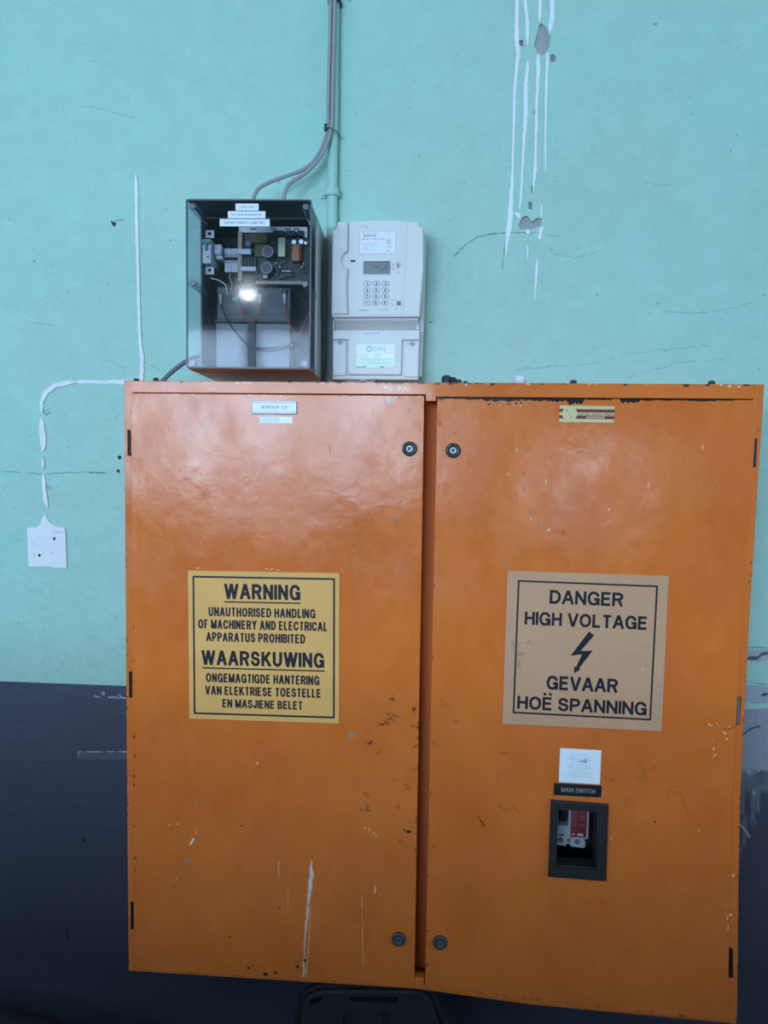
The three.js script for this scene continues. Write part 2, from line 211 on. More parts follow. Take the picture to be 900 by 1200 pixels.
  ribbon([[189, 2640, 6], [189, 2599, 5.9], [188.7, 2557, 6.4]]); ribbon([[187.2, 2498, 7.5], [188.9, 2471, 7], [187, 2412, 4.8], [187.7, 2362, 5.3], [187.4, 2317, 4.3], [187.4, 2277, 5.3], [184, 2232, 2.7]]);
  ribbon([[211.7, 2640, 7.5], [211.7, 2598, 7.5], [212.5, 2569, 8.6], [208.8, 2537, 8.6]]); ribbon([[205.8, 2500, 6.4], [205, 2451, 4.3], [205.2, 2391.6, 3.7], [206, 2322, 3.2], [208, 2272, 2]]);
  ribbon([[203.7, 2169, 7.5], [199, 2145.8, 5.3]]); ribbon([[176.8, 2133, 4.8], [177, 2105, 1.6]]); ribbon([[195.9, 2107.7, 4.8], [194.5, 2064, 3.7], [193, 2023, 1.6]]); ribbon([[176.5, 2164, 9], [176.7, 2156, 6]]); ribbon([[201.9, 2211.5, 3.2], [201.5, 2188, 3.2]]);
  ribbon([[150, 2197, 4], [158, 2192, 9], [160, 2186, 5]]);
  ribbon([[-615.3, 2280, 6.5], [-614.2, 2171, 6.5], [-612, 2068, 6], [-610, 1964, 6], [-605, 1911, 8.5], [-607, 1850, 8]], 0.003);
  ribbon([[-600, 1861, 11], [-645, 1862, 10], [-668, 1863, 7], [-691, 1862, 6], [-728, 1862.5, 7], [-748, 1862, 8]]); ribbon([[-748, 1862, 7], [-765, 1860, 9], [-792, 1854, 9], [-813, 1840, 9], [-822.7, 1818.6, 8], [-822, 1797, 7]], 0.003);
  ribbon([[-823, 1787, 10], [-819, 1733, 13], [-821.8, 1716, 9]], 0.003); ribbon([[-821, 1706, 5], [-820, 1688, 7], [-821, 1678, 4]], 0.003); ribbon([[-820, 1670, 8], [-819.6, 1643, 8.5], [-816, 1615, 9], [-812, 1598, 7]], 0.003);
  ribbon([[-821, 1674, 3], [-821, 1671, 3]]);
  // bare white square left by a removed switch box
  const sq = poly([[-0.8570, 1.5552], [-0.838, 1.5556], [-0.829, 1.5628], [-0.822, 1.579], [-0.8195, 1.5835], [-0.8165, 1.5835], [-0.8135, 1.577], [-0.808, 1.568], [-0.798, 1.5612], [-0.788, 1.5578], [-0.7755, 1.5575], [-0.7735, 1.555], [-0.7712, 1.474], [-0.773, 1.4715], [-0.8025, 1.471], [-0.8045, 1.4735], [-0.8555, 1.4725]]);
  for (const [x, y, r] of [[-0.7978, 1.5333, 0.0032], [-0.8312, 1.4971, 0.0032]]) { const p = new THREE.Path(); p.absarc(x, y, r, 0, Math.PI * 2); sq.holes.push(p); }
  const [c3, q3] = canvas(256, 300, css(FILLER)), S3 = (x, y) => [(x + 0.86) / 0.092 * 256, (1.586 - y) / 0.118 * 300], R4 = rng(31);
  line(q3, [S3(-0.849, 1.53), S3(-0.838, 1.519), S3(-0.829, 1.514)], 2, css([0.45, 0.47, 0.52], 0.8)); line(q3, [S3(-0.841, 1.502), S3(-0.842, 1.494)], 4, css([0.2, 0.2, 0.25], 0.8)); spot(q3, ...S3(-0.803, 1.504), 5, css([0.2, 0.2, 0.25], 0.8), R4, 0.5);
  q3.fillStyle = css([0.4, 0.42, 0.46]); fit(q3, '230V~', S3(-0.8, 0)[0], S3(-0.778, 0)[0], S3(0, 1.545)[1], 9, 'bold'); for (let i = 0; i < 14; i++) spot(q3, ...S3(-0.803 + 0.028 * R4(), 1.476 + 0.015 * R4()), 2.5, css([0.4, 0.42, 0.46], 0.6), R4, 0.5, R4());
  const sm = mesh('plaster_square', uvFront(ext(sq, -0.0005, 0.0035), -0.86, -0.768, 1.468, 1.586), new THREE.MeshStandardMaterial({ map: tex(c3), roughness: 0.75 }), wall); sm.userData.label = 'white square with two screw holes left by a removed switch box';
  for (const [x, y] of [[-0.7978, 1.5333], [-0.8312, 1.4971]]) mesh('screw_plug', cyl(x, y, -0.001, 0.0012, 0.0034, 0.0034, 16), std([0.015, 0.015, 0.02], 0.9), wall);
}

// ------------------------------------------------------------------ the rest of the room
{
  const conc = floatTex(512, 512, (x, y) => fbm(x / 40, y / 40, 41, 5), THREE.MirroredRepeatWrapping);
  const [c, g] = canvas(512, 512); grain(g, 512, 512, (x, y) => { const m = 0.6 + 0.8 * fbm(x / 60, y / 60, 51, 5); return [0.075 * m, 0.072 * m, 0.07 * m]; });
  const ft = tex(c, THREE.MirroredRepeatWrapping); ft.repeat.set(4, 3);
  structure('floor', bx(X0, X1, -0.2, 0, -0.2, ROOM_D + 0.2), new THREE.MeshStandardMaterial({ map: ft, bumpMap: conc, bumpScale: 0.002, roughness: 0.7 }));
  const upper = std([0.3, 0.55, 0.5], 0.7), lower = std([0.06, 0.063, 0.08], 0.6);
  // ceiling with openings for the added fill-light roof sheets
  const cs = poly([[X0, -ROOM_D], [X1, -ROOM_D], [X1, 0], [X0, 0]]); for (const [a, b, z0, z1] of ADDED_ROOF_SHEETS) cs.holes.push(path([[a, -z1], [b, -z1], [b, -z0], [a, -z0]]));
  structure('ceiling', ext(cs, 0, 0.15).rotateX(-Math.PI / 2).translate(0, CEIL, 0), std([0.35, 0.36, 0.37], 0.8));
  const glow = new THREE.MeshStandardMaterial({ color: new THREE.Color().setRGB(0.7, 0.75, 0.78), emissive: DAY, emissiveIntensity: 0.6, roughness: 0.6 });
  const side = (name, holes, x) => {
    for (const [nm, m, y0, y1] of [['upper', upper, DADO, CEIL], ['lower', lower, 0, DADO]]) { const s = poly([[-ROOM_D, y0], [0, y0], [0, y1], [-ROOM_D, y1]]); if (nm === 'upper') for (const [z0, z1, a, b] of holes) s.holes.push(path([[-z1, a], [-z0, a], [-z0, b], [-z1, b]])); mesh(nm + '_band', ext(s, 0, 0.2).rotateY(Math.PI / 2).translate(x, 0, 0), m, name); }
  };
  const group = (n) => { const o = new THREE.Group(); o.name = n; o.userData.kind = 'structure'; scene.add(o); return o; };
  side(group('wall_left'), ADDED_LEFT_WINDOWS, X0 - 0.2); side(group('wall_right'), ADDED_RIGHT_WINDOWS, X1);
  const far = group('wall_front');
  const fs = poly([[X0, DADO], [X1, DADO], [X1, CEIL], [X0, CEIL]]); for (const [a, b, y0, y1] of FAR_WINDOWS) fs.holes.push(path([[a, y0], [b, y0], [b, y1], [a, y1]]));
  mesh('upper_band', ext(fs, ROOM_D, ROOM_D + 0.2), upper, far); mesh('lower_band', bx(X0, X1, 0, DADO, ROOM_D, ROOM_D + 0.2), lower, far);
  let n = 1; const frameM = std([0.12, 0.12, 0.13], 0.5);
  const area = (w, h, I, pos, rot) => { const l = new THREE.RectAreaLight(DAY, I, w, h); l.position.set(...pos); l.rotation.set(...rot); scene.add(l); return l; };
  for (const [a, b, y0, y1] of FAR_WINDOWS) {
    const w = group('window_' + n++);
    mesh('pane', bx(a, b, y0, y1, ROOM_D + 0.06, ROOM_D + 0.07), glow, w);
    mesh('frame', merge(bx(a, b, y0, y0 + 0.04, ROOM_D, ROOM_D + 0.05), bx(a, b, y1 - 0.04, y1, ROOM_D, ROOM_D + 0.05), bx(a, a + 0.04, y0, y1, ROOM_D, ROOM_D + 0.05), bx(b - 0.04, b, y0, y1, ROOM_D, ROOM_D + 0.05)), frameM, w);
    area(b - a - 0.08, y1 - y0 - 0.08, a > 0 ? SMALL_LIGHT : WINDOW_LIGHT, [(a + b) / 2, (y0 + y1) / 2, ROOM_D + 0.055], [0, 0, 0]);
  }
  for (const [z0, z1, y0, y1] of ADDED_LEFT_WINDOWS) {  // added left window, a fill light out of view
    const w = group('window_' + n++); mesh('pane', bx(X0 - 0.07, X0 - 0.06, y0, y1, z0, z1), glow, w);
    area(z1 - z0 - 0.04, y1 - y0 - 0.04, SIDE_FILL, [X0 - 0.055, (y0 + y1) / 2, (z0 + z1) / 2], [0, -Math.PI / 2, 0]);
  }
  for (const [z0, z1, y0, y1] of ADDED_RIGHT_WINDOWS) {  // added right window, fills the right side of the clear box
    const w = group('window_' + n++); mesh('pane', bx(X1 + 0.06, X1 + 0.07, y0, y1, z0, z1), glow, w);
    area(z1 - z0 - 0.04, y1 - y0 - 0.04, RIGHT_FILL, [X1 + 0.055, (y0 + y1) / 2, (z0 + z1) / 2], [0, Math.PI / 2, 0]);
  }
  for (const [a, b, z0, z1] of ADDED_ROOF_SHEETS) {  // added glowing roof sheets, soft fill from above
    const w = group('window_' + n++); mesh('added_roof_sheet', bx(a, b, CEIL + 0.06, CEIL + 0.07, z0, z1), glow, w);
    area(b - a - 0.04, z1 - z0 - 0.04, ROOF_FILL, [(a + b) / 2, CEIL + 0.055, (z0 + z1) / 2], [-Math.PI / 2, 0, 0]);
  }
  // unseen bench added behind the camera to shade the foot of the wall
  const wb = thing('added_shade_bench', 'long dark steel bench added out of view behind the camera to shade the lower wall', 'added_shade_bench', [0, 0, 2.5]);
  const dk = std([0.05, 0.055, 0.06], 0.6, 0.2);
  mesh('worktop', bx(-3.4, 2.8, 1.32, 1.40, -0.35, 0.45, 0.01), std([0.08, 0.06, 0.045], 0.7), wb); mesh('front_panel', bx(-3.35, 2.75, 0.12, 1.32, -0.3, -0.27), dk, wb);
  for (const x of [-3.3, -1.2, 0.8, 2.65]) for (const z of [-0.26, 0.36]) mesh('leg', bx(x, x + 0.07, 0, 1.32, z, z + 0.07), dk, wb);
  // bare bulb hanging from the ceiling, mirrored in the front of the clear box
  const lamp = thing('pendant_lamp', 'bare white bulb hanging on a cord from the ceiling', 'lamp', [-1.19, 3.16, 5.5]);
  mesh('bulb', new THREE.SphereGeometry(0.05, 24, 16).scale(1.15, 0.68, 1.15), new THREE.MeshStandardMaterial({ color: 0xffffff, emissive: new THREE.Color().setRGB(0.85, 0.93, 1), emissiveIntensity: 90 }), lamp);
  mesh('lamp_holder', new THREE.CylinderGeometry(0.02, 0.025, 0.07, 20).translate(0, 0.075, 0), std([0.7, 0.7, 0.7], 0.4), lamp);
  mesh('cord', tube([[0, 0.1, 0], [0, 0.8, 0], [0, CEIL - 3.16, 0]], 0.004, 6), std([0.03, 0.03, 0.03], 0.6), lamp);
  const pl = new THREE.PointLight(new THREE.Color().setRGB(0.85, 0.93, 1), 0.6); pl.position.set(-1.19, 3.16, 5.5); pl.castShadow = true; pl.shadow.radius = 2; scene.add(pl);
}

// ------------------------------------------------------------------ the orange cabinet
const cabinet = thing('electrical_cabinet', 'large orange steel electrical cabinet with two doors mounted on the wall', 'cabinet', [0, 0, 0]);
const sheetWave = floatTex(512, 1024, (x, y) => 0.72 * fbm(x / 95, y / 70, 61, 3) + 0.22 * fbm(x / 26, y / 24, 67, 3) + 0.06 * fbm(x / 5, y / 5, 71, 2));
const grime = (() => { const N = 512, M = 1024, [c, g] = canvas(N, M), im = g.createImageData(N, M), d = im.data; for (let y = 0, i = 0; y < M; y++) for (let x = 0; x < N; x++, i += 4) { const v = 0.09 + 0.27 * Math.pow(fbm(x / 60, y / 75, 83, 5), 1.5) + 0.08 * (fbm(x / 9, y / 16, 89, 3) - 0.5); d[i] = d[i + 1] = d[i + 2] = Math.max(0, Math.min(255, 255 * v)); d[i + 3] = 255; } g.putImageData(im, 0, 0); const t = tex(c, THREE.MirroredRepeatWrapping); t.colorSpace = THREE.NoColorSpace; return t; })();
const paintBase = (seed) => (x, y) => { const a = fbm(x / 150, y / 190, seed, 3) - 0.5, b = fbm(x / 36, y / 60, seed + 4, 3) - 0.5, k = fbm(x / 4, y / 4, seed + 8, 2) - 0.5, m = 1 + 0.16 * a + 0.1 * b + 0.05 * k; return [ORANGE[0] * m, ORANGE[1] * m * (1 + 0.12 * a), ORANGE[2] * m * (1 + 0.5 * b)]; };
const BROWN = [0.16, 0.065, 0.025], BLACK = [0.018, 0.017, 0.018], PALE = [0.72, 0.66, 0.62], GREYMK = [0.3, 0.24, 0.2];
const paint = (map) => new THREE.MeshPhysicalMaterial({ map, specularIntensity: 0.62, roughness: 1, roughnessMap: grime, bumpMap: sheetWave, bumpScale: 0.0012 });
const plainOrange = std(ORANGE, 0.5, 0, { bumpMap: sheetWave, bumpScale: 0.0006 });
const EDGE_R = [[0.5466, 0.7335], [0.547, 0.765], [0.54, 0.979], [0.5366, 1.13], [0.5366, 1.25], [0.5372, 1.33], [0.5385, 1.4655], [0.5405, 1.571], [0.5418, 1.647], [0.5432, 1.72], [0.545, 1.8], [0.5455, 1.84]];
{
  const outer = [[-0.545, 1.84], [-0.5455, 1.3], [-0.545, 0.7565], [-0.012, 0.7585], [0.19, 0.7435], ...EDGE_R];
  const inner = outer.map(([x, y]) => [x + (x < 0 && x > -0.5 ? 0 : x < 0 ? 0.002 : x > 0.5 ? -0.002 : 0), y + (y > 1.83 ? -0.002 : y < 0.77 ? 0.002 : 0)]);
  const shell = poly(outer); shell.holes.push(path(inner));
  mesh('shell', ext(shell, 0.0, CAB - 0.018), plainOrange, cabinet);
  mesh('back_panel', ext(poly(inner), 0.0005, 0.004), std([0.03, 0.03, 0.034], 0.8), cabinet);
  // front frame, one folded sheet with the door opening and the hinge notches cut out
  const hinge = (x, y0, y1, d) => [[x, y0], [x + d, y0], [x + d, y1], [x, y1]];
  const open = [[-0.0135, 1.8195], [-0.0135, 1.8085], [0.0045, 1.8085], [0.0045, 1.8158], [0.5285, 1.8158],
    [0.5295, 1.7505], [0.5385, 1.7505], [0.538, 1.703], [0.5285, 1.703], [0.5235, 1.571], [0.521, 1.43], [0.5198, 1.3135], [0.531, 1.3135], [0.5302, 1.2645], [0.5195, 1.2645], [0.518, 1.13], [0.52, 0.98], [0.5235, 0.874], [0.5352, 0.868], [0.5385, 0.815], [0.525, 0.815], [0.5265, 0.7435],
    [0.19, 0.7535], [0.0022, 0.7675], [0.0015, 0.7785], [-0.0168, 0.7785], [-0.0168, 0.768], [-0.5295, 0.7655],
    ...hinge(-0.5295, 0.8356, 0.889, -0.0108), ...hinge(-0.5295, 1.2713, 1.3196, -0.0106), ...hinge(-0.5295, 1.7084, 1.7535, -0.0102), [-0.5295, 1.8195]];
  const fsh = poly(outer); fsh.holes.push(path(open));
  const S = 900, FW = 1000, FH = 1010, [c, g] = canvas(FW, FH), P = (x, y) => [(x + 0.55) * S, (1.845 - y) * S], R = rng(77);
  grain(g, FW, FH, paintBase(101));
  for (let i = 0; i < 46; i++) { const x = -0.545 + 1.09 * R(); spot(g, ...P(x, 1.8395 - 0.002 * R()), 1.5 + 4 * R() * R(), css(R() < 0.7 ? BLACK : PALE, 0.85), R, 0.5); }
  for (let i = 0; i < 30; i++) spot(g, ...P(-0.2 + 0.3 * R(), 1.8385), 1 + 3 * R(), css(BLACK, 0.8), R, 0.5);
  for (let i = 0; i < 26; i++) spot(g, ...P(-0.087 + 0.06 * R(), 1.826 + 0.006 * R()), 0.8 + 2 * R(), css(PALE, 0.7), R, 0.7); for (let i = 0; i < 60; i++) spot(g, ...P(-0.52 + 0.3 * R(), 1.823 + 0.012 * R()), 1 + 3 * R(), css([0.6, 0.3, 0.16], 0.3), R, 0.4);
  for (const [x, y] of [[0.49, 1.837], [0.505, 1.836], [0.055, 1.837], [-0.32, 1.838], [0.53, 1.0], [0.529, 0.93]]) spot(g, ...P(x, y), 2.2, css(PALE, 0.9), R);
  for (let i = 0; i < 22; i++) { const y = 0.74 + R() * 1.1; spot(g, ...P(-0.5449 + 0.002 * R(), y), 0.5 + 1.1 * R(), css(BLACK, 0.7), R, 1.6); spot(g, ...P(0.535 + 0.005 * R(), y), 0.6 + 1.2 * R(), css(BROWN, 0.6), R, 1.6); }
  mesh('front_frame', uvFront(ext(fsh, CAB - 0.018, CAB, 0.0008), -0.55, 0.55 + 0.0111, 1.845 - FH / S, 1.845), paint(tex(c)), cabinet);
  mesh('mullion', bx(-0.045, 0.04, 0.765, 1.83, CAB - 0.08, CAB - 0.05), std(ORANGE, 0.75), cabinet);
  const hm = std([0.018, 0.018, 0.02], 0.5, 0.3);
  // doors
  const lockM = [std([0.022, 0.024, 0.027], 0.38), std([0.42, 0.44, 0.47], 0.35, 0.2)];
  const zF = CAB + 0.002;
  function lock(door, x, y, dull) {
    const rim = new THREE.LatheGeometry([[0, 0], [0.0128, 0], [0.0128, 0.003], [0.0115, 0.0055], [0.0082, 0.006], [0.0068, 0.0035], [0, 0.0035]].map(([a, b]) => new THREE.Vector2(a, b)), 32).rotateX(Math.PI / 2).translate(x, y, zF);
    const cs = new THREE.Shape(); cs.absarc(x, y, 0.0058, 0, Math.PI * 2); const hole = new THREE.Path(); hole.moveTo(x - 0.0026, y - 0.0026); for (const [u, v] of [[1, -1], [1, 1], [-1, 1]]) hole.lineTo(x + 0.0026 * u, y + 0.0026 * v); cs.holes.push(hole);
    mesh('lock', merge2(rim, ext(cs, zF + 0.003, zF + 0.0062, 0.0006)), dull ? [std([0.05, 0.052, 0.056], 0.5), std([0.16, 0.17, 0.19], 0.5, 0.5)] : lockM, door);
  }
  const hingePin = (door, x, y0, y1, m = hm) => mesh('hinge', merge(new THREE.CylinderGeometry(0.0024, 0.0024, y1 - y0 - 0.002, 14).translate(x, (y0 + y1) / 2, CAB - 0.0028), bx(x - 0.0026, x + 0.0026, y0 + 0.0005, y1 - 0.0005, CAB - 0.012, CAB - 0.004)), m, door);
  function doorPaint(x0, y0, y1, w, seed, draw) { const s = 1850, W = Math.round(w * s), H = Math.round((y1 - y0) * s), [cc, gg] = canvas(W, H); grain(gg, W, H, paintBase(seed)); const Pp = (x, y) => [(x / 1000 - x0) * s, (y1 - y / 1000) * s]; draw(gg, Pp, rng(seed), s / 1000); return paint(tex(cc)); }
  // left door
  {
    const x0 = -0.535, y0 = 0.755, y1 = 1.82, w = 0.522;
    const m = doorPaint(x0, y0, y1, w, 201, (g, P, R, k) => {
      const wisp = (pts, w, a = 0.85) => { for (let i = 0; i + 1 < pts.length; i++) { const n = 24; for (let j = 0; j < n; j++) { const t = j / n, x = pts[i][0] + (pts[i + 1][0] - pts[i][0]) * t, y = pts[i][1] + (pts[i + 1][1] - pts[i][1]) * t, W = pts[i][2] + (pts[i + 1][2] - pts[i][2]) * t; spot(g, ...P(x + (R() - 0.5) * W, y), k * W * (0.25 + 0.3 * R()) * w, css(PALE, a * (0.4 + 0.6 * R())), R, 3); } } };
      wisp([[-204.5, 990, 1], [-203.5, 966, 5], [-206.5, 931, 5.5], [-211.5, 883, 4], [-215.5, 827, 2.2], [-218, 768, 2]], 1); wisp([[-203.5, 940, 1], [-206, 869, 1.8], [-209.6, 813, 2], [-212.5, 768, 2]], 1); wisp([[-216, 850, 1], [-216, 800, 3], [-216, 770, 3]], 0.8, 0.5);
      const hair = (pts, w, a) => crack(g, pts.map(([x, y]) => P(x, y)), w * k, css(PALE, a), R, 1.2);
      hair([[-111.5, 933], [-110.8, 875], [-108.4, 792]], 1, 0.7); hair([[-245.8, 960], [-246.7, 880]], 0.8, 0.4); hair([[-263.5, 983], [-263.4, 955]], 1.2, 0.7); hair([[-88.4, 948], [-88.8, 931]], 1.4, 0.9);
      line(g, [P(-426, 1006), P(-421, 1016)], 3.2 * k, css([0.8, 0.8, 0.8])); line(g, [P(-303.4, 1164), P(-303.4, 1159)], 1.6 * k, css(PALE)); line(g, [P(-416, 1031), P(-416, 1026)], 1.6 * k, css(PALE, 0.8));
      for (const [x, y] of [[-107.6, 1053], [-100, 1050], [-87.6, 1040], [-92, 1044], [-88.3, 938], [-453, 940], [-465, 1040], [-450, 1042], [-380, 1620]]) spot(g, ...P(x, y), 1.6 * k, css(PALE, 0.9), R);
      for (const [x, y, r] of [[-434, 975, 4], [-168.4, 884, 3], [-134.7, 1221, 4], [-417, 1084, 2.6]]) spot(g, ...P(x, y), r * k, css([0.3, 0.28, 0.28], 0.85), R, 1.3);
      for (const [x, y, r] of [[-332, 1045, 1.8], [-353.6, 835, 2], [-287, 769, 5], [-269, 773, 3.4], [-228, 787, 3.6], [-214, 800, 3], [-262, 895, 2], [-457.7, 923.6, 1.6], [-318, 778, 3], [-311, 783, 2]]) spot(g, ...P(x, y), r * k, css(BLACK, 0.85), R, 0.8);
      for (const [x, y, r] of [[-62.5, 1288, 6], [-82, 1242.5, 8], [-63, 1251, 10], [-101.7, 1207, 6], [-24.8, 1273, 8], [-24.3, 1240, 6], [-105, 1089, 7], [-110, 1115, 7], [-55, 1144, 4], [-21, 1207, 5], [-46, 1030, 5], [-84, 1190, 4], [-35, 1130, 7], [-50, 1095, 5], [-22, 1160, 6]]) smudge(g, ...P(x, y), r * k, BROWN, R, 22, 0.5, 1.1);
      for (const [x, y, r] of [[-62.5, 1288, 3], [-80, 1242, 3.4], [-101.7, 1207, 3], [-24, 1271, 4]]) spot(g, ...P(x, y), r * k, css([0.09, 0.04, 0.02], 0.75), R, 0.8);
      smudge(g, ...P(-43.5, 1190), 6 * k, GREYMK, R, 30, 0.6, 1.6); line(g, [P(-44, 1186), P(-52, 1165), P(-57, 1140)], 1.2 * k, css(GREYMK, 0.5)); smudge(g, ...P(-105, 1092), 5 * k, [0.14, 0.1, 0.09], R, 24, 0.6);
      for (let i = 0; i < 12; i++) spot(g, ...P(-38 + 14 * R(), 1050 + 4 * (R() - 0.5)), (0.8 + 1.8 * R()) * k, css(BLACK, 0.9), R, 0.8);
      for (let i = 0; i < 20; i++) spot(g, ...P(-15 - 3 * R(), 1000 + 280 * R()), (0.6 + 1.6 * R()) * k, css(BROWN, 0.7), R, 1.5);
      for (const [x, y, r] of [[-465, 1765, 7], [-104, 1793, 6], [-41, 1796, 9], [-62, 1630, 12], [-60, 1603, 10], [-399, 1772, 16], [-422, 1746, 16], [-430, 1730, 12], [-385, 1790, 8], [-180, 1734, 4], [-209, 1681, 10], [-110, 1770, 6], [-90, 1745, 9]]) smudge(g, ...P(x, y), r * k, [0.42, 0.15, 0.05], R, 30, 0.3, 1.3);
      for (const [x, y] of [[-465, 1757], [-104, 1790], [-42, 1792], [-180, 1727], [-178, 1720]]) line(g, [P(x, y + 4), P(x + 1.5, y - 4)], 1.6 * k, css(BROWN, 0.7));
      line(g, [P(-516, 1812), P(-519, 1800), P(-526, 1785)], 0.9 * k, css([0.1, 0.06, 0.05], 0.8)); spot(g, ...P(-76, 1808), 5 * k, css([0.4, 0.36, 0.36], 0.8), R, 1.6);
      for (const x of [-172, -434]) crack(g, [P(x, 1815), P(x - 1, 1700), P(x - 2, 1640)], 0.8 * k, css([0.42, 0.15, 0.05], 0.6), R, 1);
      for (let i = 0; i < 60; i++) spot(g, ...P(-530 + 510 * R(), 1817 - 4 * R() * R()), (0.8 + 2.4 * R()) * k, css(R() < 0.5 ? BROWN : PALE, 0.5), R, 0.5);
      for (let i = 0; i < 46; i++) spot(g, ...P(-530 + 510 * R(), 761 + 4 * R() * R()), (0.8 + 1.6 * R()) * k, css(BLACK, 0.6), R, 0.6);
      for (let i = 0; i < 24; i++) spot(g, ...P(-533 + 4 * R(), 770 + 1030 * R()), (0.7 + 1.3 * R()) * k, css(BLACK, 0.6), R, 1.8);
      for (let i = 0; i < 150; i++) spot(g, ...P(-530 + 510 * R(), 765 + 1040 * R()), (0.4 + 0.9 * R()) * k, css(R() < 0.5 ? BROWN : PALE, 0.45), R);
      for (const [x, y] of [[-412, 1511], [-288, 1513], [-279, 1512], [-268, 1511]]) spot(g, ...P(x, y), 3 * k, css([0.7, 0.62, 0.56], 0.7), R, 0.5);
    });
    const d = mesh('door', uvFront(merge(ext(poly([[-0.5328, 1.8182], [-0.0158, 1.8172], [-0.0155, 1.3], [-0.0158, 0.7622], [-0.5338, 0.761]]), CAB + 0.0001, zF, 0.0008, 2), ext(poly([[-0.528, 1.8178], [-0.0162, 1.817], [-0.0162, 0.769], [-0.528, 0.7675]]), CAB - 0.049, CAB + 0.0005)), x0, x0 + w, y0, y1), m, cabinet); d.userData.label = 'left door with yellow warning sign';
    lock(d, -0.0396, 1.7265); lock(d, -0.0448, 0.852, true);
    hingePin(d, -0.5368, 1.7084, 1.7535); hingePin(d, -0.5372, 1.2713, 1.3196); hingePin(d, -0.538, 0.8356, 0.889);
  }
  // right door
  {
    const x0 = 0.0, y0 = 0.73, y1 = 1.82, w = 0.54;
    const m = doorPaint(x0, y0, y1, w, 301, (g, P, R, k) => {
      // black primer showing where the paint is chipped along the top edge
      for (const [a, b, dpt] of [[6, 20, 5], [16, 46, 3], [45, 80, 4], [80, 150, 8], [150, 190, 6], [186, 222, 7], [222, 254, 12], [254, 300, 2.5], [312, 345, 8], [345, 420, 3], [420, 470, 4], [470, 500, 2]]) { g.fillStyle = css(BLACK); g.beginPath(); g.moveTo(...P(a, 1818)); for (let i = 0; i <= 12; i++) g.lineTo(...P(a + (b - a) * i / 12, 1814 - dpt * (0.4 + 0.6 * R()) * Math.min(1, 3 * Math.min(i, 12 - i) / 6 + 0.3))); g.lineTo(...P(b, 1818)); g.fill(); }
      for (let i = 0; i < 40; i++) spot(g, ...P(90 + 60 * R(), 1807 - 5 * R()), (0.6 + 1.6 * R()) * k, css(R() < 0.4 ? PALE : BLACK, 0.7), R, 0.5);
      for (const [x, y, r] of [[25, 1285, 6], [38.7, 1280, 5], [47.7, 1250, 7], [13.7, 1208, 8], [126, 1155, 7], [98, 1074, 4], [16.7, 1044, 5], [62, 1489, 5], [16, 1510, 7], [172, 1620, 9], [191, 1604, 7], [369, 854, 15], [308, 940, 9], [347, 1129, 8], [423, 1142, 11], [135, 1098, 8], [374, 1177, 14], [14, 992, 6], [15, 1020, 6], [20, 960, 5]]) smudge(g, ...P(x, y), r * k, [0.36, 0.125, 0.035], R, 26, 0.38, 1.1);
      smudge(g, ...P(126, 1150), 5 * k, [0.36, 0.24, 0.2], R, 24, 0.5, 1.8); line(g, [P(149, 1110), P(156, 1098), P(166, 1094)], 1.2 * k, css(BROWN, 0.6)); spot(g, ...P(224.5, 1587), 3 * k, css(BROWN, 0.8), R, 0.6, 0.6); line(g, [P(222, 1584), P(227, 1590)], 1.6 * k, css(BROWN, 0.8));
      line(g, [P(95, 1078), P(99, 1072), P(103, 1066)], 2 * k, css(BLACK, 0.85)); spot(g, ...P(93, 1081), 1.4 * k, css(BLACK, 0.8), R); line(g, [P(125, 1200), P(137, 1199), P(142, 1200)], 1 * k, css(BROWN, 0.7));
      for (const [x, y, l] of [[143, 1726, 6], [363.6, 1671, 7], [450, 1735, 7], [300, 1629, 3], [194, 1674, 5], [322, 1056, 3], [469, 1078, 3], [525, 908, 9], [523, 925, 6]]) line(g, [P(x, y + l / 2), P(x - 0.5, y - l / 2)], 1.8 * k, css(PALE, 0.85));
      for (const [x, y] of [[478.9, 1264.5], [483, 1262], [491.4, 1266.3], [496, 1262], [504.5, 1251], [507, 1249], [486, 1238], [490.4, 1212], [489, 1208], [488, 1222], [512, 1262], [509, 1240], [200, 1591], [170, 1610]]) spot(g, ...P(x, y), (0.9 + 1.2 * R()) * k, css([0.75, 0.72, 0.7], 0.9), R);
      for (const [x, y, r] of [[155, 1687, 1.6], [394, 1089, 2.2], [36, 1754, 2], [320, 1160, 1.4], [12, 1770, 2]]) spot(g, ...P(x, y), r * k, css([0.08, 0.035, 0.02], 0.8), R);
      line(g, [P(436, 1144), P(445, 1118), P(450, 1106)], 0.8 * k, css(BROWN, 0.7)); line(g, [P(524, 1264), P(514, 1258), P(505, 1258)], 1.2 * k, css(BROWN, 0.7));
      for (let i = 0; i < 60; i++) spot(g, ...P(380 + 140 * R(), 1620 - 100 * R()), (1 + 5 * R()) * k, css([0.66, 0.3, 0.14], 0.12), R, 0.5, -0.7);
      for (let i = 0; i < 20; i++) spot(g, ...P(5 + 3 * R(), 780 + 800 * R()), (0.6 + 1.6 * R()) * k, css(BROWN, 0.7), R, 1.5);
      for (let i = 0; i < 40; i++) { const t = R(); spot(g, ...P(5 + 520 * t, 764 - 26 * t + 4 * R() * R()), (0.8 + 1.6 * R()) * k, css(BLACK, 0.5), R, 0.6); }
      for (let i = 0; i < 160; i++) spot(g, ...P(530 * R(), 765 + 1040 * R()), (0.4 + 0.9 * R()) * k, css(R() < 0.6 ? BROWN : PALE, 0.45), R);
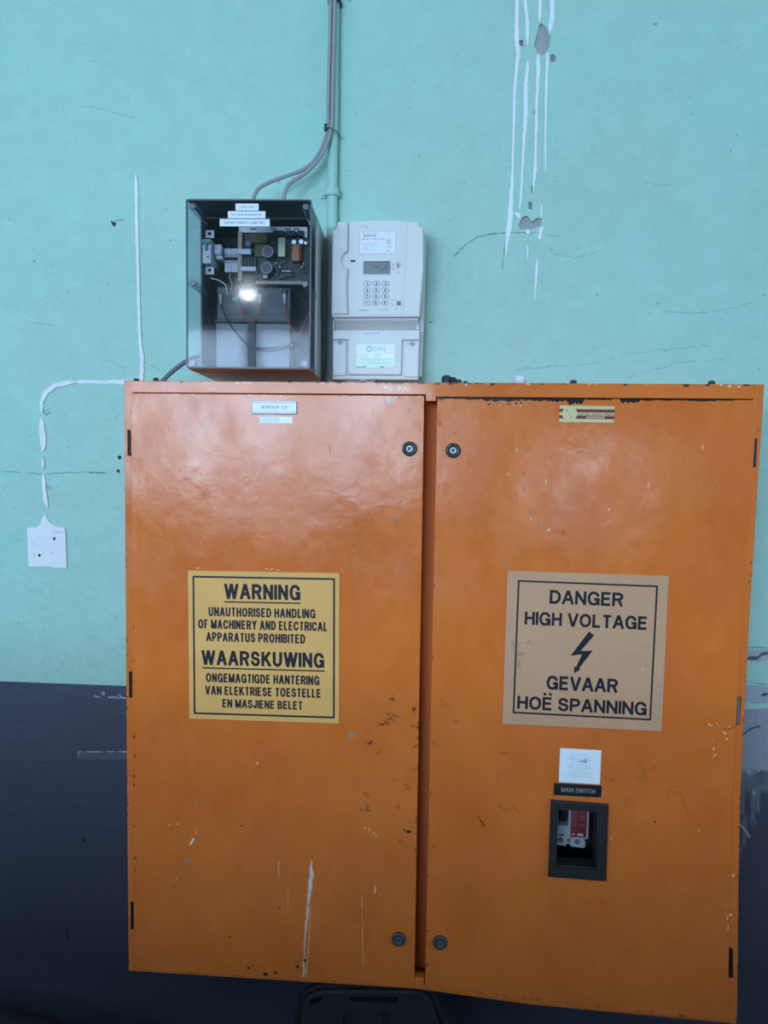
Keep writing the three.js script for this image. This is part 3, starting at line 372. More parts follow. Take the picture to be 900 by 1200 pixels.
      // worn paint and lighter scratches round the switch label
      for (let i = 0; i < 26; i++) spot(g, ...P(228 + 76 * R(), 1126 + 3 * R()), (0.6 + 1.8 * R()) * k, css([0.5, 0.3, 0.24], 0.6), R, 0.5); line(g, [P(302, 1152), P(307, 1148), P(306, 1130), P(298, 1123)], 0.8 * k, css([0.6, 0.4, 0.3], 0.7));
      line(g, [P(305, 984), P(314, 979)], 1.4 * k, css(PALE, 0.7));
    });
    const hole = path([[0.2262, 1.0008], [0.2262, 1.1078], [0.298, 1.107], [0.2988, 1.0005]]);
    const s = poly([[0.0065, 1.8145], [0.5328, 1.8138], [0.5332, 1.752], [0.532, 1.69], [0.5298, 1.634], [0.5278, 1.571], [0.5265, 1.465], [0.5248, 1.398], [0.5238, 1.33], [0.5232, 1.26], [0.5222, 1.13], [0.5243, 0.979], [0.528, 0.871], [0.5315, 0.7385], [0.19, 0.7485], [0.0034, 0.7625], [0.005, 1.3]]);
    const tray = poly([[0.007, 1.814], [0.527, 1.8133], [0.526, 1.69], [0.5215, 1.571], [0.518, 1.33], [0.5165, 1.13], [0.5185, 0.979], [0.5225, 0.871], [0.525, 0.745], [0.19, 0.755], [0.004, 0.7685]]); tray.holes.push(hole);
    s.holes.push(hole);
    const d = mesh('door', uvFront(merge(ext(s, CAB + 0.0001, zF, 0.0008, 2), ext(tray, CAB - 0.03, CAB + 0.0005)), x0, x0 + w, y0, y1), m, cabinet); d.userData.label = 'right door with danger sign and main switch window';
    lock(d, 0.035, 1.7245); lock(d, 0.0286, 0.8503, true);
    hingePin(d, 0.536, 1.7035, 1.75); hingePin(d, 0.5275, 1.265, 1.313, std([0.16, 0.17, 0.19], 0.6, 0.3)); hingePin(d, 0.5345, 0.8155, 0.87);
    // black window frame round the switch
    const f = poly([[0.2158, 1.121], [0.314, 1.118], [0.3142, 0.9815], [0.2152, 0.9842]]); f.holes.push(path([[0.2266, 1.0014], [0.2266, 1.1073], [0.297, 1.1064], [0.2987, 1.0008]]));
    const [cb, gb] = canvas(128, 180); grain(gb, 128, 180, (x, y) => { const m = 0.6 + 0.8 * fbm(x / 14, y / 14, 91, 4); return [0.015 * m, 0.0155 * m, 0.017 * m]; });
    const wf = mesh('switch_window_frame', uvFront(ext(f, zF - 0.0005, zF + 0.007, 0.0015), 0.215, 0.315, 0.98, 1.122), new THREE.MeshStandardMaterial({ map: tex(cb), roughness: 0.55 }), d); wf.userData.label = 'black rubber frame round the main switch window';
    const rim = poly([[0.2262, 1.1078], [0.298, 1.107], [0.2988, 1.0005], [0.2262, 1.0008]]); rim.holes.push(path([[0.2275, 1.1066], [0.2968, 1.1058], [0.2975, 1.0018], [0.2275, 1.002]]));
    mesh('window_lining', ext(rim, CAB - 0.0295, zF), std([0.006, 0.006, 0.007], 0.7), d);
  }
}

// ------------------------------------------------------------------ signs and labels on the doors
const FACE = CAB + 0.002;
function plate(name, label, category, cx, cy, w, h, turn, thick, W, H, draw, opt = {}) {
  const o = thing(name, label, category, [cx, cy, FACE]);
  o.rotation.z = turn; const [c, g] = canvas(W, H); draw(g, W, H);
  mesh('plate', uvFront(ext(roundRect(-w / 2, w / 2, -h / 2, h / 2, opt.r ?? 0.0008), 0.00005, thick, Math.min(0.0005, thick / 3)), -w / 2, w / 2, -h / 2, h / 2), new THREE.MeshPhysicalMaterial({ map: tex(c), roughness: opt.rough ?? 0.4, metalness: opt.metal ?? 0, specularIntensity: opt.spec ?? 1 }), o);
  return o;
}
const INK = css([0.014, 0.014, 0.02]);
plate('warning_sign', 'square gold sign with black WARNING and WAARSKUWING lettering on the left door', 'sign', -0.293, 1.3736, 0.2712, 0.2679, 0.0078, 0.002, 1024, 1011, (g, W, H) => {
  grain(g, W, H, (x, y) => { const m = 1 + 0.12 * (fbm(x / 160, y / 160, 7, 3) - 0.5) + 0.1 * (fbm(x / 3, y / 3, 8, 2) - 0.5); return [0.82 * m, 0.42 * m, 0.125 * m]; });
  const U = (x) => (x - 73) / 753 * W, T = (y) => y / 752 * H;
  g.strokeStyle = INK; g.lineWidth = 12; g.strokeRect(U(101), T(30), U(800) - U(101), T(722) - T(30)); g.fillStyle = INK;
  caps(g, 'WARNING', U(255), U(634), T(139), T(77), 0.2); g.fillRect(U(255), T(150), U(634) - U(255), 9);
  caps(g, 'UNAUTHORISED HANDLING', U(176), U(708), T(227), T(46)); caps(g, 'OF MACHINERY AND ELECTRICAL', U(123), U(768), T(290), T(46)); caps(g, 'APPARATUS PROHIBITED', U(163), U(658), T(354), T(46));
  caps(g, 'WAARSKUWING', U(138), U(752), T(474), T(75), 0.2); g.fillRect(U(142), T(486), U(755) - U(142), 9);
  caps(g, 'ONGEMAGTIGDE HANTERING', U(160), U(728), T(561), T(46)); caps(g, 'VAN ELEKTRIESE TOESTELLE', U(156), U(736), T(625), T(45)); caps(g, 'EN MASJIENE BELET', U(242), U(645), T(688), T(43));
}, { rough: 0.5, spec: 0.45 });
plate('danger_sign', 'square silver-beige sign with black DANGER HIGH VOLTAGE lettering and lightning arrow on the right door', 'sign', 0.2659, 1.3847, 0.2704, 0.2684, -0.008, 0.002, 1024, 1016, (g, W, H) => {
  grain(g, W, H, (x, y) => { const m = 1 + 0.1 * (fbm(x / 140, y / 140, 17, 3) - 0.5) + 0.1 * (fbm(x / 3, y / 3, 18, 2) - 0.5); return [0.6 * m, 0.32 * m, 0.18 * m]; });
  const U = (u) => u * W, T = (v) => v * H, R = rng(9);
  g.save(); g.translate(W / 2, H / 2); g.rotate(0.0065); g.translate(-W / 2, -H / 2);
  g.strokeStyle = INK; g.lineWidth = 11; g.strokeRect(U(0.0705), T(0.066), U(0.857), T(0.857)); g.fillStyle = INK;
  caps(g, 'DANGER', U(0.268), U(0.726), T(0.204), T(0.089), 0.195, 0.1); caps(g, 'HIGH VOLTAGE', U(0.117), U(0.88), T(0.347), T(0.087), 0.195, 0.1);
  caps(g, 'GEVAAR', U(0.272), U(0.718), T(0.761), T(0.091), 0.195, 0.1); caps(g, 'HOË SPANNING', U(0.092), U(0.903), T(0.898), T(0.087), 0.195, 0.1);
  g.beginPath(); for (const [x, y] of [[468, 340], [493, 358], [432, 435], [490, 430], [428, 518], [437, 522], [405, 543], [405, 510], [413, 513], [440, 450], [385, 460]]) g.lineTo(U((x - 66) / 769), T((y - 66) / 737)); g.fill();
  g.restore();
  smudge(g, U(0.09), T(0.53), 44, [0.2, 0.15, 0.09], R, 70, 0.16, 1.6); smudge(g, U(0.15), T(0.46), 30, [0.2, 0.15, 0.09], R, 40, 0.14, 0.6); spot(g, U(0.6), T(0.35), 8, css([0.6, 0.62, 0.66], 0.8), R, 0.5); spot(g, U(0.29), T(0.515), 7, css([0.2, 0.15, 0.1], 0.6), R, 0.5); spot(g, U(0.865), T(0.6), 5, css([0.55, 0.56, 0.6], 0.8), R, 2);
}, { rough: 0.5, spec: 0.5 });
{
  const o = plate('nameplate', 'white WORKSHOP DB nameplate at the top of the left door', 'nameplate', -0.2751, 1.7953, 0.0775, 0.0218, -0.002, 0.003, 465, 131, (g, W, H) => {
    g.fillStyle = css([0.82, 0.84, 0.88]); g.fillRect(0, 0, W, H); g.fillStyle = css([0.08, 0.09, 0.12]); g.fillRect(0, 14, W, 4); g.fillRect(0, 113, W, 4); g.fillStyle = css([0.16, 0.18, 0.24]); caps(g, 'WORKSHOP', 98, 285, 84, 36, 0.13, 0.16); caps(g, 'DB', 312, 370, 84, 36, 0.13, 0.25);
  }); mesh('holder', bx(-0.0392, 0.0395, -0.0118, 0.0112, 0.00005, 0.0016, 0.0005), std([0.04, 0.04, 0.045], 0.5), o);
}
plate('sticker', 'small narrow white sticker with faint print directly below the WORKSHOP DB nameplate', 'sticker', -0.2731, 1.7738, 0.0588, 0.0114, -0.002, 0.0005, 300, 60, (g, W, H) => { g.fillStyle = css([0.72, 0.76, 0.84]); g.fillRect(0, 0, W, H); g.fillStyle = css([0.84, 0.9, 0.86]); g.fillRect(185, 0, W - 185, H); g.fillStyle = css([0.4, 0.45, 0.55]); fit(g, 'MAIN TO 63A DB', 36, 180, 38, 16, 'normal'); g.fillStyle = css([0.6, 0.66, 0.64]); fit(g, 'DB 01', 225, 265, 38, 13, 'normal'); });
plate('maker_plate', 'small gold plate with maroon stripes and round emblem at the top of the right door', 'plate', 0.2579, 1.7884, 0.0908, 0.0281, -0.008, 0.0012, 528, 170, (g, W, H) => {
  const cream = css([0.62, 0.5, 0.24]), red = css([0.16, 0.02, 0.02]); g.fillStyle = cream; g.fillRect(0, 0, W, H); g.fillStyle = red; g.fillRect(0, 36, W, 32); g.fillRect(0, 100, W, 34);
  g.fillStyle = cream; g.beginPath(); g.arc(98, 84, 73, 0, 7); g.fill(); g.strokeStyle = css([0.3, 0.24, 0.1]); g.lineWidth = 2; g.beginPath(); g.arc(98, 84, 72, 0, 7); g.stroke(); g.beginPath(); g.arc(98, 84, 50, 0, 7); g.stroke();
  g.fillStyle = css([0.3, 0.2, 0.08]); fit(g, 'E', 66, 86, 66, 24); fit(g, 'C', 88, 108, 96, 24); fit(g, 'P', 108, 128, 126, 24); g.fillStyle = red; fit(g, 'ELECTRIC CONTROL PANELS', 180, 520, 95, 20); g.fillStyle = cream; g.beginPath(); g.moveTo(268, 110); g.lineTo(438, 110); g.lineTo(430, 127); g.lineTo(255, 127); g.fill(); g.fillStyle = red; fit(g, 'SWITCHBOARDS', 272, 425, 124, 10);
}, { rough: 0.35, metal: 0.2 });
plate('notice_card', 'square white printed notice with a torn spot above the black MAIN SWITCH label', 'notice', 0.2645, 1.1820, 0.0702, 0.0605, -0.012, 0.0008, 512, 440, (g, W, H) => {
  const R = rng(44); g.fillStyle = css([0.88, 0.9, 0.94]); g.fillRect(0, 0, W, H); g.fillStyle = css([0.45, 0.48, 0.56]);
  ['IN CASE OF ELECTRICAL', 'FAILURE AND BEFORE', 'ENTRY OF THE DOOR', 'PANEL  TO  IS  SET', 'SWITCH OFF MAIN SWITCH', 'SUPPLY OF CURRENT', 'DISCONNECT FIRST', 'QUALIFIED ELECTRICIAN', 'PERMITTED ONLY'].forEach((t, i) => { const w = 200 + (i * 53) % 150; fit(g, t, 250 - w / 2, 250 + w / 2, 78 + i * 35, 14, 'normal'); });
  spot(g, 310, 150, 34, css([0.5, 0.53, 0.58]), R, 0.9, -0.5); spot(g, 260, 158, 22, css([0.16, 0.15, 0.16], 0.9), R, 0.35, -0.3); spot(g, 322, 158, 20, css([0.32, 0.33, 0.35], 0.8), R);
}, { rough: 0.6 });
plate('switch_label', 'narrow black label with white MAIN SWITCH lettering above the switch window', 'label', 0.2615, 1.1394, 0.081, 0.0209, -0.01, 0.002, 560, 144, (g, W, H) => { const R = rng(4); g.fillStyle = css([0.014, 0.014, 0.018]); g.fillRect(0, 0, W, H); g.fillStyle = css([0.42, 0.43, 0.46]); caps(g, 'MAIN SWITCH', 88, 486, 99, 54, 0.11, 0.2); for (let i = 0; i < 40; i++) spot(g, R() * W, R() * 14, 1 + 5 * R(), css([0.2, 0.15, 0.15], 0.4), R, 0.4); }, { rough: 0.35 });

// ------------------------------------------------------------------ main switch behind the window
{
  const o = thing('circuit_breaker', 'grey circuit breaker with black toggle and red rating label behind the switch window', 'circuit breaker', [0.2643, 1.01, 0.1]);
  // photo zoom (90..550, 120..700) -> local x, y
  const X = (u) => -0.0283 + (u - 90) / 460 * 0.0562, Y = (v) => 0.0745 - (v - 120) / 590 * 0.0745, Z = 0.08;
  const body = std([0.5, 0.52, 0.56], 0.45);
  const s = poly([[X(80), Y(690)], [X(240), Y(697)], [X(242), Y(665)], [X(300), Y(668)], [X(302), Y(702)], [X(505), Y(716)], [X(520), Y(690)], [X(520), Y(610)], [X(495), Y(600)], [X(497), Y(575)], [X(550), Y(560)], [X(550), Y(60)], [X(90), Y(60)]]);
  for (const [u, v, r] of [[155, 612, 38], [403, 630, 38]]) { const p = new THREE.Path(); p.absarc(X(u), Y(v), r / 460 * 0.0562, 0, Math.PI * 2); s.holes.push(p); }
  s.holes.push(path([[X(112), Y(140)], [X(112), Y(395)], [X(262), Y(395)], [X(262), Y(140)]])); s.holes.push(path([[X(255), Y(585)], [X(255), Y(645)], [X(305), Y(645)], [X(305), Y(585)]]));
  mesh('housing', ext(s, Z - 0.02, Z, 0.0008), body, o); mesh('base', bx(X(95), X(530), Y(690), Y(60), 0, Z - 0.02), std([0.03, 0.03, 0.034], 0.6), o);
  mesh('toggle', merge(bx(X(140), X(238), Y(350), Y(135), Z - 0.018, Z - 0.004, 0.001), bx(X(150), X(215), Y(260), Y(150), Z - 0.01, Z + 0.01, 0.0015), bx(X(180), X(245), Y(275), Y(190), Z - 0.01, Z + 0.002, 0.001)), std([0.012, 0.012, 0.014], 0.4), o);
  mesh('screw', cyl(X(280), Y(615), Z - 0.019, Z - 0.004, 0.0028), std([0.4, 0.41, 0.44], 0.4, 0.6), o); mesh('slot', bx(X(132), X(205), Y(543), Y(525), Z - 0.0005, Z + 0.0003), std([0.02, 0.02, 0.02], 0.7), o);
  const [c, g] = canvas(230, 400, css([0.24, 0.022, 0.03])); g.fillStyle = css([0.55, 0.36, 0.38]);
  [['CAT No', 'CB 100'], ['RATING', '63 A'], ['VOLTS', '400'], ['TYPE', ''], ['CURRENT', '60'], ['BREAK', '5kA'], ['FREQ', '50Hz'], ['TRIP AT', ''], ['AMB TEMP', '25 C'], ['SERIES', 'No 63']].forEach(([a, b], i) => { fit(g, a, 12, 92, 34 + i * 26, 13, 'normal'); if (b) fit(g, b, 122, 208, 34 + i * 26, 13, 'normal'); });
  fit(g, 'POLES', 12, 85, 330, 14, 'normal'); fit(g, '3', 126, 138, 330, 14); g.fillRect(12, 360, 55, 22); g.fillStyle = css([0.6, 0.6, 0.62]); g.fillRect(98, 358, 90, 28);
  mesh('rating_label', uvFront(ext(roundRect(X(297), X(525), Y(545), Y(90), 0.0006), Z - 0.0002, Z + 0.0015), X(297), X(525), Y(545), Y(90)), new THREE.MeshStandardMaterial({ map: tex(c), roughness: 0.4 }), o);
  const fr = poly([[X(285), Y(560)], [X(540), Y(572)], [X(556), Y(545)], [X(556), Y(80)], [X(285), Y(80)]]); fr.holes.push(path([[X(297), Y(545)], [X(525), Y(547)], [X(530), Y(90)], [X(297), Y(90)]]));
  mesh('label_surround', ext(fr, Z - 0.0003, Z + 0.003, 0.0006), std([0.42, 0.4, 0.44], 0.4), o);
  mesh('bracket', bx(X(570), X(650), Y(320), Y(100), 0.045, 0.05), std([0.03, 0.03, 0.035], 0.6), o);
  mesh('mounting_plate', bx(-0.06, 0.06, -0.06, 0.15, -0.095, 0.0), std([0.02, 0.02, 0.022], 0.7), o);
}

// ------------------------------------------------------------------ prepayment meter
{
  const o = thing('electricity_meter', 'pale grey keypad electricity meter on the wall beside the clear box', 'meter', [-0.118, 1.8635, 0]);
  const ox = -0.118, oy = 1.8635;
  const A = (u, v) => [-0.2047 + (u / 7.5 - 6) * 0.001648 - ox, 2.1457 - (v / 7.5 - 17) * 0.001596 - oy];           // upper zoom
  const B = (u, v) => A(u, v + 825);                                                                          // lower zoom, 110 px further down
  const pts = (L, f = A) => L.map(([u, v]) => f(u, v));
  const grey = std([0.7, 0.69, 0.68], 0.42), grey2 = std([0.6, 0.6, 0.6], 0.45);
  mesh('back_case', ext(poly(pts([[56, 180], [115, 70], [820, 75], [876, 180], [868, 880], [856, 1420], [72, 1420], [60, 880]])), 0.0, 0.045, 0.003, 2), grey, o);
  mesh('upper_housing', ext(poly(pts([[63, 890], [65, 132], [100, 122], [104, 78], [120, 62], [220, 60], [350, 50], [600, 50], [720, 65], [820, 70], [829, 112], [860, 124], [866, 500], [838, 905], [75, 912]])), 0.045, 0.074, 0.003, 2), grey, o);
  // raised sides and foot round the front panel, with the round bite for the optical port
  const lw = new THREE.Shape(); { const S = [[66, 888], [68, 136], [104, 126], [108, 82], [122, 66], [196, 64], [205, 90], [205, 318]]; S.forEach(([u, v], i) => lw[i ? 'lineTo' : 'moveTo'](...A(u, v))); const cc = A(236, 405), r = 0.0178; const a0 = Math.atan2(A(205, 318)[1] - cc[1], A(205, 318)[0] - cc[0]), a1 = Math.atan2(A(205, 492)[1] - cc[1], A(205, 492)[0] - cc[0]); for (let i = 0; i <= 16; i++) { const a = a0 + (a1 + 2 * Math.PI - a0) * i / 16; lw.lineTo(cc[0] + r * Math.cos(a), cc[1] + r * Math.sin(a)); } for (const [u, v] of [[200, 640], [212, 868], [205, 886]]) lw.lineTo(...A(u, v)); }
  mesh('side_rail', ext(lw, 0.0735, 0.0825, 0.0042, 3), grey, o);
  mesh('side_rail', ext(poly(pts([[712, 70], [815, 75], [824, 116], [854, 128], [860, 500], [833, 888], [690, 886], [705, 500]])), 0.0735, 0.0785, 0.0022, 3), grey, o);
  mesh('foot_rail', ext(poly(pts([[68, 880], [836, 880], [832, 905], [76, 908]])), 0.0735, 0.0785, 0.002, 2), grey, o);
  // printed front panel
  const fp = pts([[208, 62], [350, 56], [600, 56], [712, 68], [706, 500], [690, 872], [212, 868]]);
  const a = A(150, 872), b = A(715, 55), W = 900, H = 1300, [c, g] = canvas(W, H, css([0.7, 0.69, 0.68])), U = (u) => (u - 150) / 565 * W, T = (v) => (v - 55) / 817 * H;
  g.fillStyle = css([0.1, 0.11, 0.13]); const th = (v) => v / 817 * H; fit(g, 'Landis', U(310), U(362), T(104), th(11), 'normal'); fit(g, '+', U(362), U(372), T(110), th(9)); fit(g, 'Gyr', U(352), U(384), T(122), th(11), 'normal');
  fit(g, 'CASHPOWER', U(293), U(388), T(849), 16); fit(g, 'IP 54', U(472), U(518), T(848), 16, 'normal'); g.strokeStyle = css([0.12, 0.13, 0.15]); g.lineWidth = 3; g.strokeRect(U(535), T(828), 38, 36);
  g.fillRect(U(592), T(434), 18, 18); g.lineWidth = 4; g.beginPath(); g.arc(U(600), T(475), 25, 0, 7); g.stroke(); fit(g, 'i', U(596), U(604), T(484), 26);
  g.lineWidth = 8; g.beginPath(); g.arc(U(642), T(442), 28, Math.PI * 0.9, Math.PI * 2.1); g.stroke(); g.beginPath(); g.moveTo(U(630), T(440)); g.lineTo(U(654), T(440)); g.lineTo(U(642), T(488)); g.fill(); fit(g, 'kWh', U(632), U(650), T(502), 10); fit(g, 'RATE', U(620), U(663), T(516), 10);
  g.lineWidth = 3; g.strokeRect(U(590), T(756), U(672) - U(590), T(802) - T(756)); g.fillStyle = css([0.13, 0.14, 0.18]); g.fillRect(U(634), T(764), U(668) - U(634), T(800) - T(764)); g.fillStyle = css([0.1, 0.11, 0.13]); g.beginPath(); g.arc(U(630), T(829), 9, 0, 7); g.fill();
  g.strokeStyle = css([0.42, 0.44, 0.47]); g.lineWidth = 3; g.strokeRect(U(214), T(100), 0.1, T(860) - T(100));
  mesh('front_panel', uvFront(ext(poly(fp), 0.0738, 0.0748), a[0], b[0], a[1], b[1]), new THREE.MeshStandardMaterial({ map: tex(c), roughness: 0.42 }), o);
  const pc = A(224, 405); mesh('optical_port', cyl(pc[0], pc[1], 0.0738, 0.0757, 0.0158, 0.0156, 40), grey, o); const sl = A(248, 408); mesh('slot', bx(sl[0] - 0.0046, sl[0] + 0.0046, sl[1] - 0.0018, sl[1] + 0.0018, 0.0745, 0.0759), std([0.012, 0.012, 0.015], 0.6), o);
  // rating label
  { const p = A(305, 345), q = A(620, 148), [lc, lg] = canvas(640, 400, css([0.78, 0.81, 0.86])); lg.strokeStyle = css([0.3, 0.32, 0.36]); lg.lineWidth = 5; lg.strokeRect(3, 3, 634, 394); lg.fillStyle = css([0.08, 0.09, 0.11]);
    fit(lg, 'NT: 07062 1421 8', 45, 330, 46, 16, 'normal'); for (let i = 0; i < 48; i++) if ((i * 7) % 5) lg.fillRect(55 + i * 5, 62, 3.4, 30); fit(lg, 'MODEL : THREE PHASE', 40, 440, 148, 18); ['REFERENCE CURRENT', 'TYPE : G154000', 'CLASS 1  230V  50Hz', '20(80)A', '800 imp / kWh'].forEach((t, i) => fit(lg, t, 40, 40 + [310, 215, 300, 120, 230][i], 222 + i * 29, 12, 'normal'));
    lg.lineWidth = 6; lg.strokeStyle = css([0.15, 0.16, 0.19]); line(lg, [[480, 46], [510, 66], [540, 46]], 5, css([0.25, 0.27, 0.31])); line(lg, [[510, 66], [510, 92]], 5, css([0.25, 0.27, 0.31])); lg.strokeRect(480, 150, 70, 66); lg.beginPath(); lg.arc(515, 196, 34, 0, Math.PI); lg.stroke(); fit(lg, 'P', 500, 530, 200, 36); fit(lg, 'SABS', 470, 560, 290, 24, 'normal'); fit(lg, 'IEC', 474, 556, 360, 22, 'normal');
    mesh('rating_label', uvFront(ext(roundRect(p[0], q[0], p[1], q[1], 0.003), 0.0745, 0.0753), p[0], q[0], p[1], q[1]), new THREE.MeshStandardMaterial({ map: tex(lc), roughness: 0.35 }), o); }
  // display
  { const p = A(340, 526), q = A(574, 411), [lc, lg] = canvas(420, 210, css([0.15, 0.19, 0.185])); lg.fillStyle = css([0.02, 0.03, 0.03]); lg.fillRect(0, 0, 420, 14); lg.fillRect(0, 0, 12, 210); lg.fillStyle = css([0.04, 0.055, 0.06]); lg.fillRect(110, 48, 20, 14); lg.fillRect(165, 48, 14, 14); fit(lg, '-', 140, 175, 118, 60); lg.fillRect(178, 80, 40, 26); lg.strokeStyle = css([0.06, 0.075, 0.08]); lg.lineWidth = 6; lg.beginPath(); lg.arc(368, 74, 26, 0, 7); lg.stroke(); lg.fillStyle = css([0.02, 0.028, 0.03]);
    const seg = (x, n) => { const s = { 7: 'abc', 1: 'bc' }[n]; const w = 34, h = 72, y = 112; if (s.includes('a')) lg.fillRect(x, y, w, 6); lg.fillRect(x + w - 6, y, 6, h / 2 - 3); lg.fillRect(x + w - 6, y + h / 2 + 3, 6, h / 2 - 3); }; seg(232, 1); seg(272, 1); lg.fillRect(314, 178, 8, 8); seg(324, 7); fit(lg, 'kWh', 366, 400, 186, 12);
    mesh('display', uvFront(ext(roundRect(p[0], q[0], p[1], q[1], 0.001), 0.0745, 0.0752), p[0], q[0], p[1], q[1]), new THREE.MeshStandardMaterial({ map: tex(lc), roughness: 0.25 }), o);
    const fr = roundRect(p[0] - 0.0008, q[0] + 0.0008, p[1] - 0.0008, q[1] + 0.0008, 0.0015); const h = new THREE.Path(roundRect(p[0] + 0.0004, q[0] - 0.0004, p[1] + 0.0004, q[1] - 0.0004, 0.0008).getPoints(6)); fr.holes.push(h); mesh('display_bezel', ext(fr, 0.0745, 0.0762, 0.0003), grey2, o); }
  // keypad from one atlas of twelve caps
  { const [kc, kg] = canvas(384, 384, css([0.66, 0.69, 0.73])); ['1', '2', '3', '4', '5', '6', '7', '8', '9', '<', '0', '#'].forEach((t, i) => { const x = (i % 3) * 128, y = (i / 3 | 0) * 96; kg.strokeStyle = css([0.2, 0.21, 0.25]); kg.lineWidth = 10; kg.beginPath(); kg.roundRect(x + 5, y + 5, 118, 86, 32); kg.stroke(); kg.fillStyle = css([0.06, 0.065, 0.08]); if (t === '<') { kg.fillRect(x + 40, y + 40, 52, 16); kg.beginPath(); kg.moveTo(x + 26, y + 48); kg.lineTo(x + 46, y + 30); kg.lineTo(x + 46, y + 66); kg.fill(); } else fit(kg, t, x + 44, x + 84, y + 74, 54, 'bold', 'sans-serif', 5); });
    const km = new THREE.MeshStandardMaterial({ map: tex(kc), roughness: 0.4 });
    for (let r = 0; r < 4; r++) for (let k = 0; k < 3; k++) { const ctr = A([376, 455, 535][k] - r * 1.5, [607, 665, 719, 777][r]), w = 0.0068, h = 0.0045, gk = uvFront(ext(roundRect(-w, w, -h, h, 0.0036), 0.0745, 0.0758, 0.0003), -w, w, -h, h), uv = gk.attributes.uv; for (let i = 0; i < uv.count; i++) uv.setXY(i, (k + Math.min(0.99, Math.max(0.01, uv.getX(i)))) / 3, (3 - r + Math.min(0.99, Math.max(0.01, uv.getY(i)))) / 4); mesh('key', gk.translate(ctr[0], ctr[1], 0), km, o); } }
  // recessed neck between housing and terminal cover
  // the neck slopes back and down from the housing to the terminal cover
  { const [l, t2] = B(84, 92), [r, b2] = B(822, 184), prof = new THREE.Shape([[0.02, t2 + 0.002], [0.07, t2 + 0.002], [0.068, t2 - 0.002], [0.042, b2], [0.02, b2]].map(([z, y]) => new THREE.Vector2(-z, y))); mesh('neck', ext(prof, 0, r - l).rotateY(Math.PI / 2).translate(l, 0, 0), grey, o); }
  mesh('neck_clip', bx(...[B(806, 182)[0], B(830, 182)[0]], B(0, 178)[1], B(0, 100)[1], 0.03, 0.06, 0.001), grey2, o); mesh('neck_clip', bx(B(64, 0)[0], B(80, 0)[0], B(0, 178)[1], B(0, 95)[1], 0.03, 0.06, 0.001), grey2, o);
  // terminal cover
  mesh('terminal_cover', ext(poly(pts([[72, 186], [842, 186], [838, 300], [830, 632], [68, 632], [66, 300]], B)), 0.03, 0.064, 0.0025, 2), grey, o);
  mesh('cover_plateau', ext(poly(pts([[74, 188], [840, 188], [838, 280], [686, 280], [682, 592], [210, 592], [208, 278], [70, 276]], B)), 0.0635, 0.071, 0.0028, 3), grey, o);
  mesh('cover_wing', ext(poly(pts([[74, 296], [196, 296], [196, 600], [74, 600]], B)), 0.0635, 0.0675, 0.002, 2), grey, o); mesh('cover_wing', ext(poly(pts([[704, 304], [834, 304], [828, 610], [704, 606]], B)), 0.0635, 0.0675, 0.002, 2), grey, o);
  for (const [u, v] of [[138, 300], [772, 310]]) { const q = B(u, v); mesh('screw', merge(cyl(q[0], q[1], 0.0635, 0.07, 0.0046, 0.0042, 20), cyl(q[0], q[1], 0.07, 0.0705, 0.002, 0.002, 6)), std([0.36, 0.37, 0.37], 0.45), o); }
  { const p = B(330, 240), q = B(540, 202), [lc, lg] = canvas(420, 76, css([0.76, 0.79, 0.86])); lg.fillStyle = css([0.14, 0.16, 0.24]); caps(lg, 'WORKSHOP', 28, 330, 54, 34, 0.14, 0.2); fit(lg, '3', 366, 392, 54, 34, 'normal'); mesh('name_sticker', uvFront(ext(roundRect(p[0], q[0], p[1], q[1], 0.0005), 0.0708, 0.0714), p[0], q[0], p[1], q[1]), new THREE.MeshStandardMaterial({ map: tex(lc), roughness: 0.5 }), o); }
  { const p = B(285, 530), q = B(622, 318), [lc, lg] = canvas(680, 430, css([0.7, 0.78, 0.78])); lg.fillStyle = css([0.62, 0.68, 0.72]); lg.fillRect(0, 165, 680, 85); lg.fillStyle = css([0.82, 0.85, 0.86]); lg.fillRect(210, 175, 100, 66); lg.fillRect(430, 175, 240, 66); lg.fillStyle = css([0.56, 0.78, 0.62]); lg.fillRect(0, 250, 680, 145); lg.fillStyle = css([0.3, 0.32, 0.3]); lg.fillRect(0, 395, 680, 35); lg.fillStyle = css([0.7, 0.76, 0.74]); lg.fillRect(180, 398, 240, 28); lg.fillRect(500, 398, 170, 28);
    lg.strokeStyle = css([0.13, 0.2, 0.19]); lg.lineWidth = 15; lg.beginPath(); lg.arc(232, 80, 45, -1.1, 4.24); lg.stroke(); line(lg, [[232, 20], [232, 82]], 15, css([0.13, 0.2, 0.19])); lg.fillStyle = css([0.2, 0.24, 0.26]); fit(lg, 'Citiq', 300, 520, 118, 72, 'normal'); lg.fillStyle = css([0.2, 0.32, 0.25]); fit(lg, 'PREPAID  087 551 16 11', 90, 580, 292, 24, 'normal'); fit(lg, 'www.citiqprepaid.co.za', 80, 590, 350, 22, 'normal');
    mesh('supplier_sticker', uvFront(ext(roundRect(p[0], q[0], p[1], q[1], 0.0005), 0.0708, 0.0714), p[0], q[0], p[1], q[1]), new THREE.MeshStandardMaterial({ map: tex(lc), roughness: 0.3 }), o); }
  for (const u of [340, 455]) { const q = B(u, 632); mesh('gland', new THREE.SphereGeometry(0.0042, 14, 10).translate(q[0], q[1], 0.06), std(u < 400 ? [0.6, 0.6, 0.6] : [0.12, 0.12, 0.13], 0.4), o); }
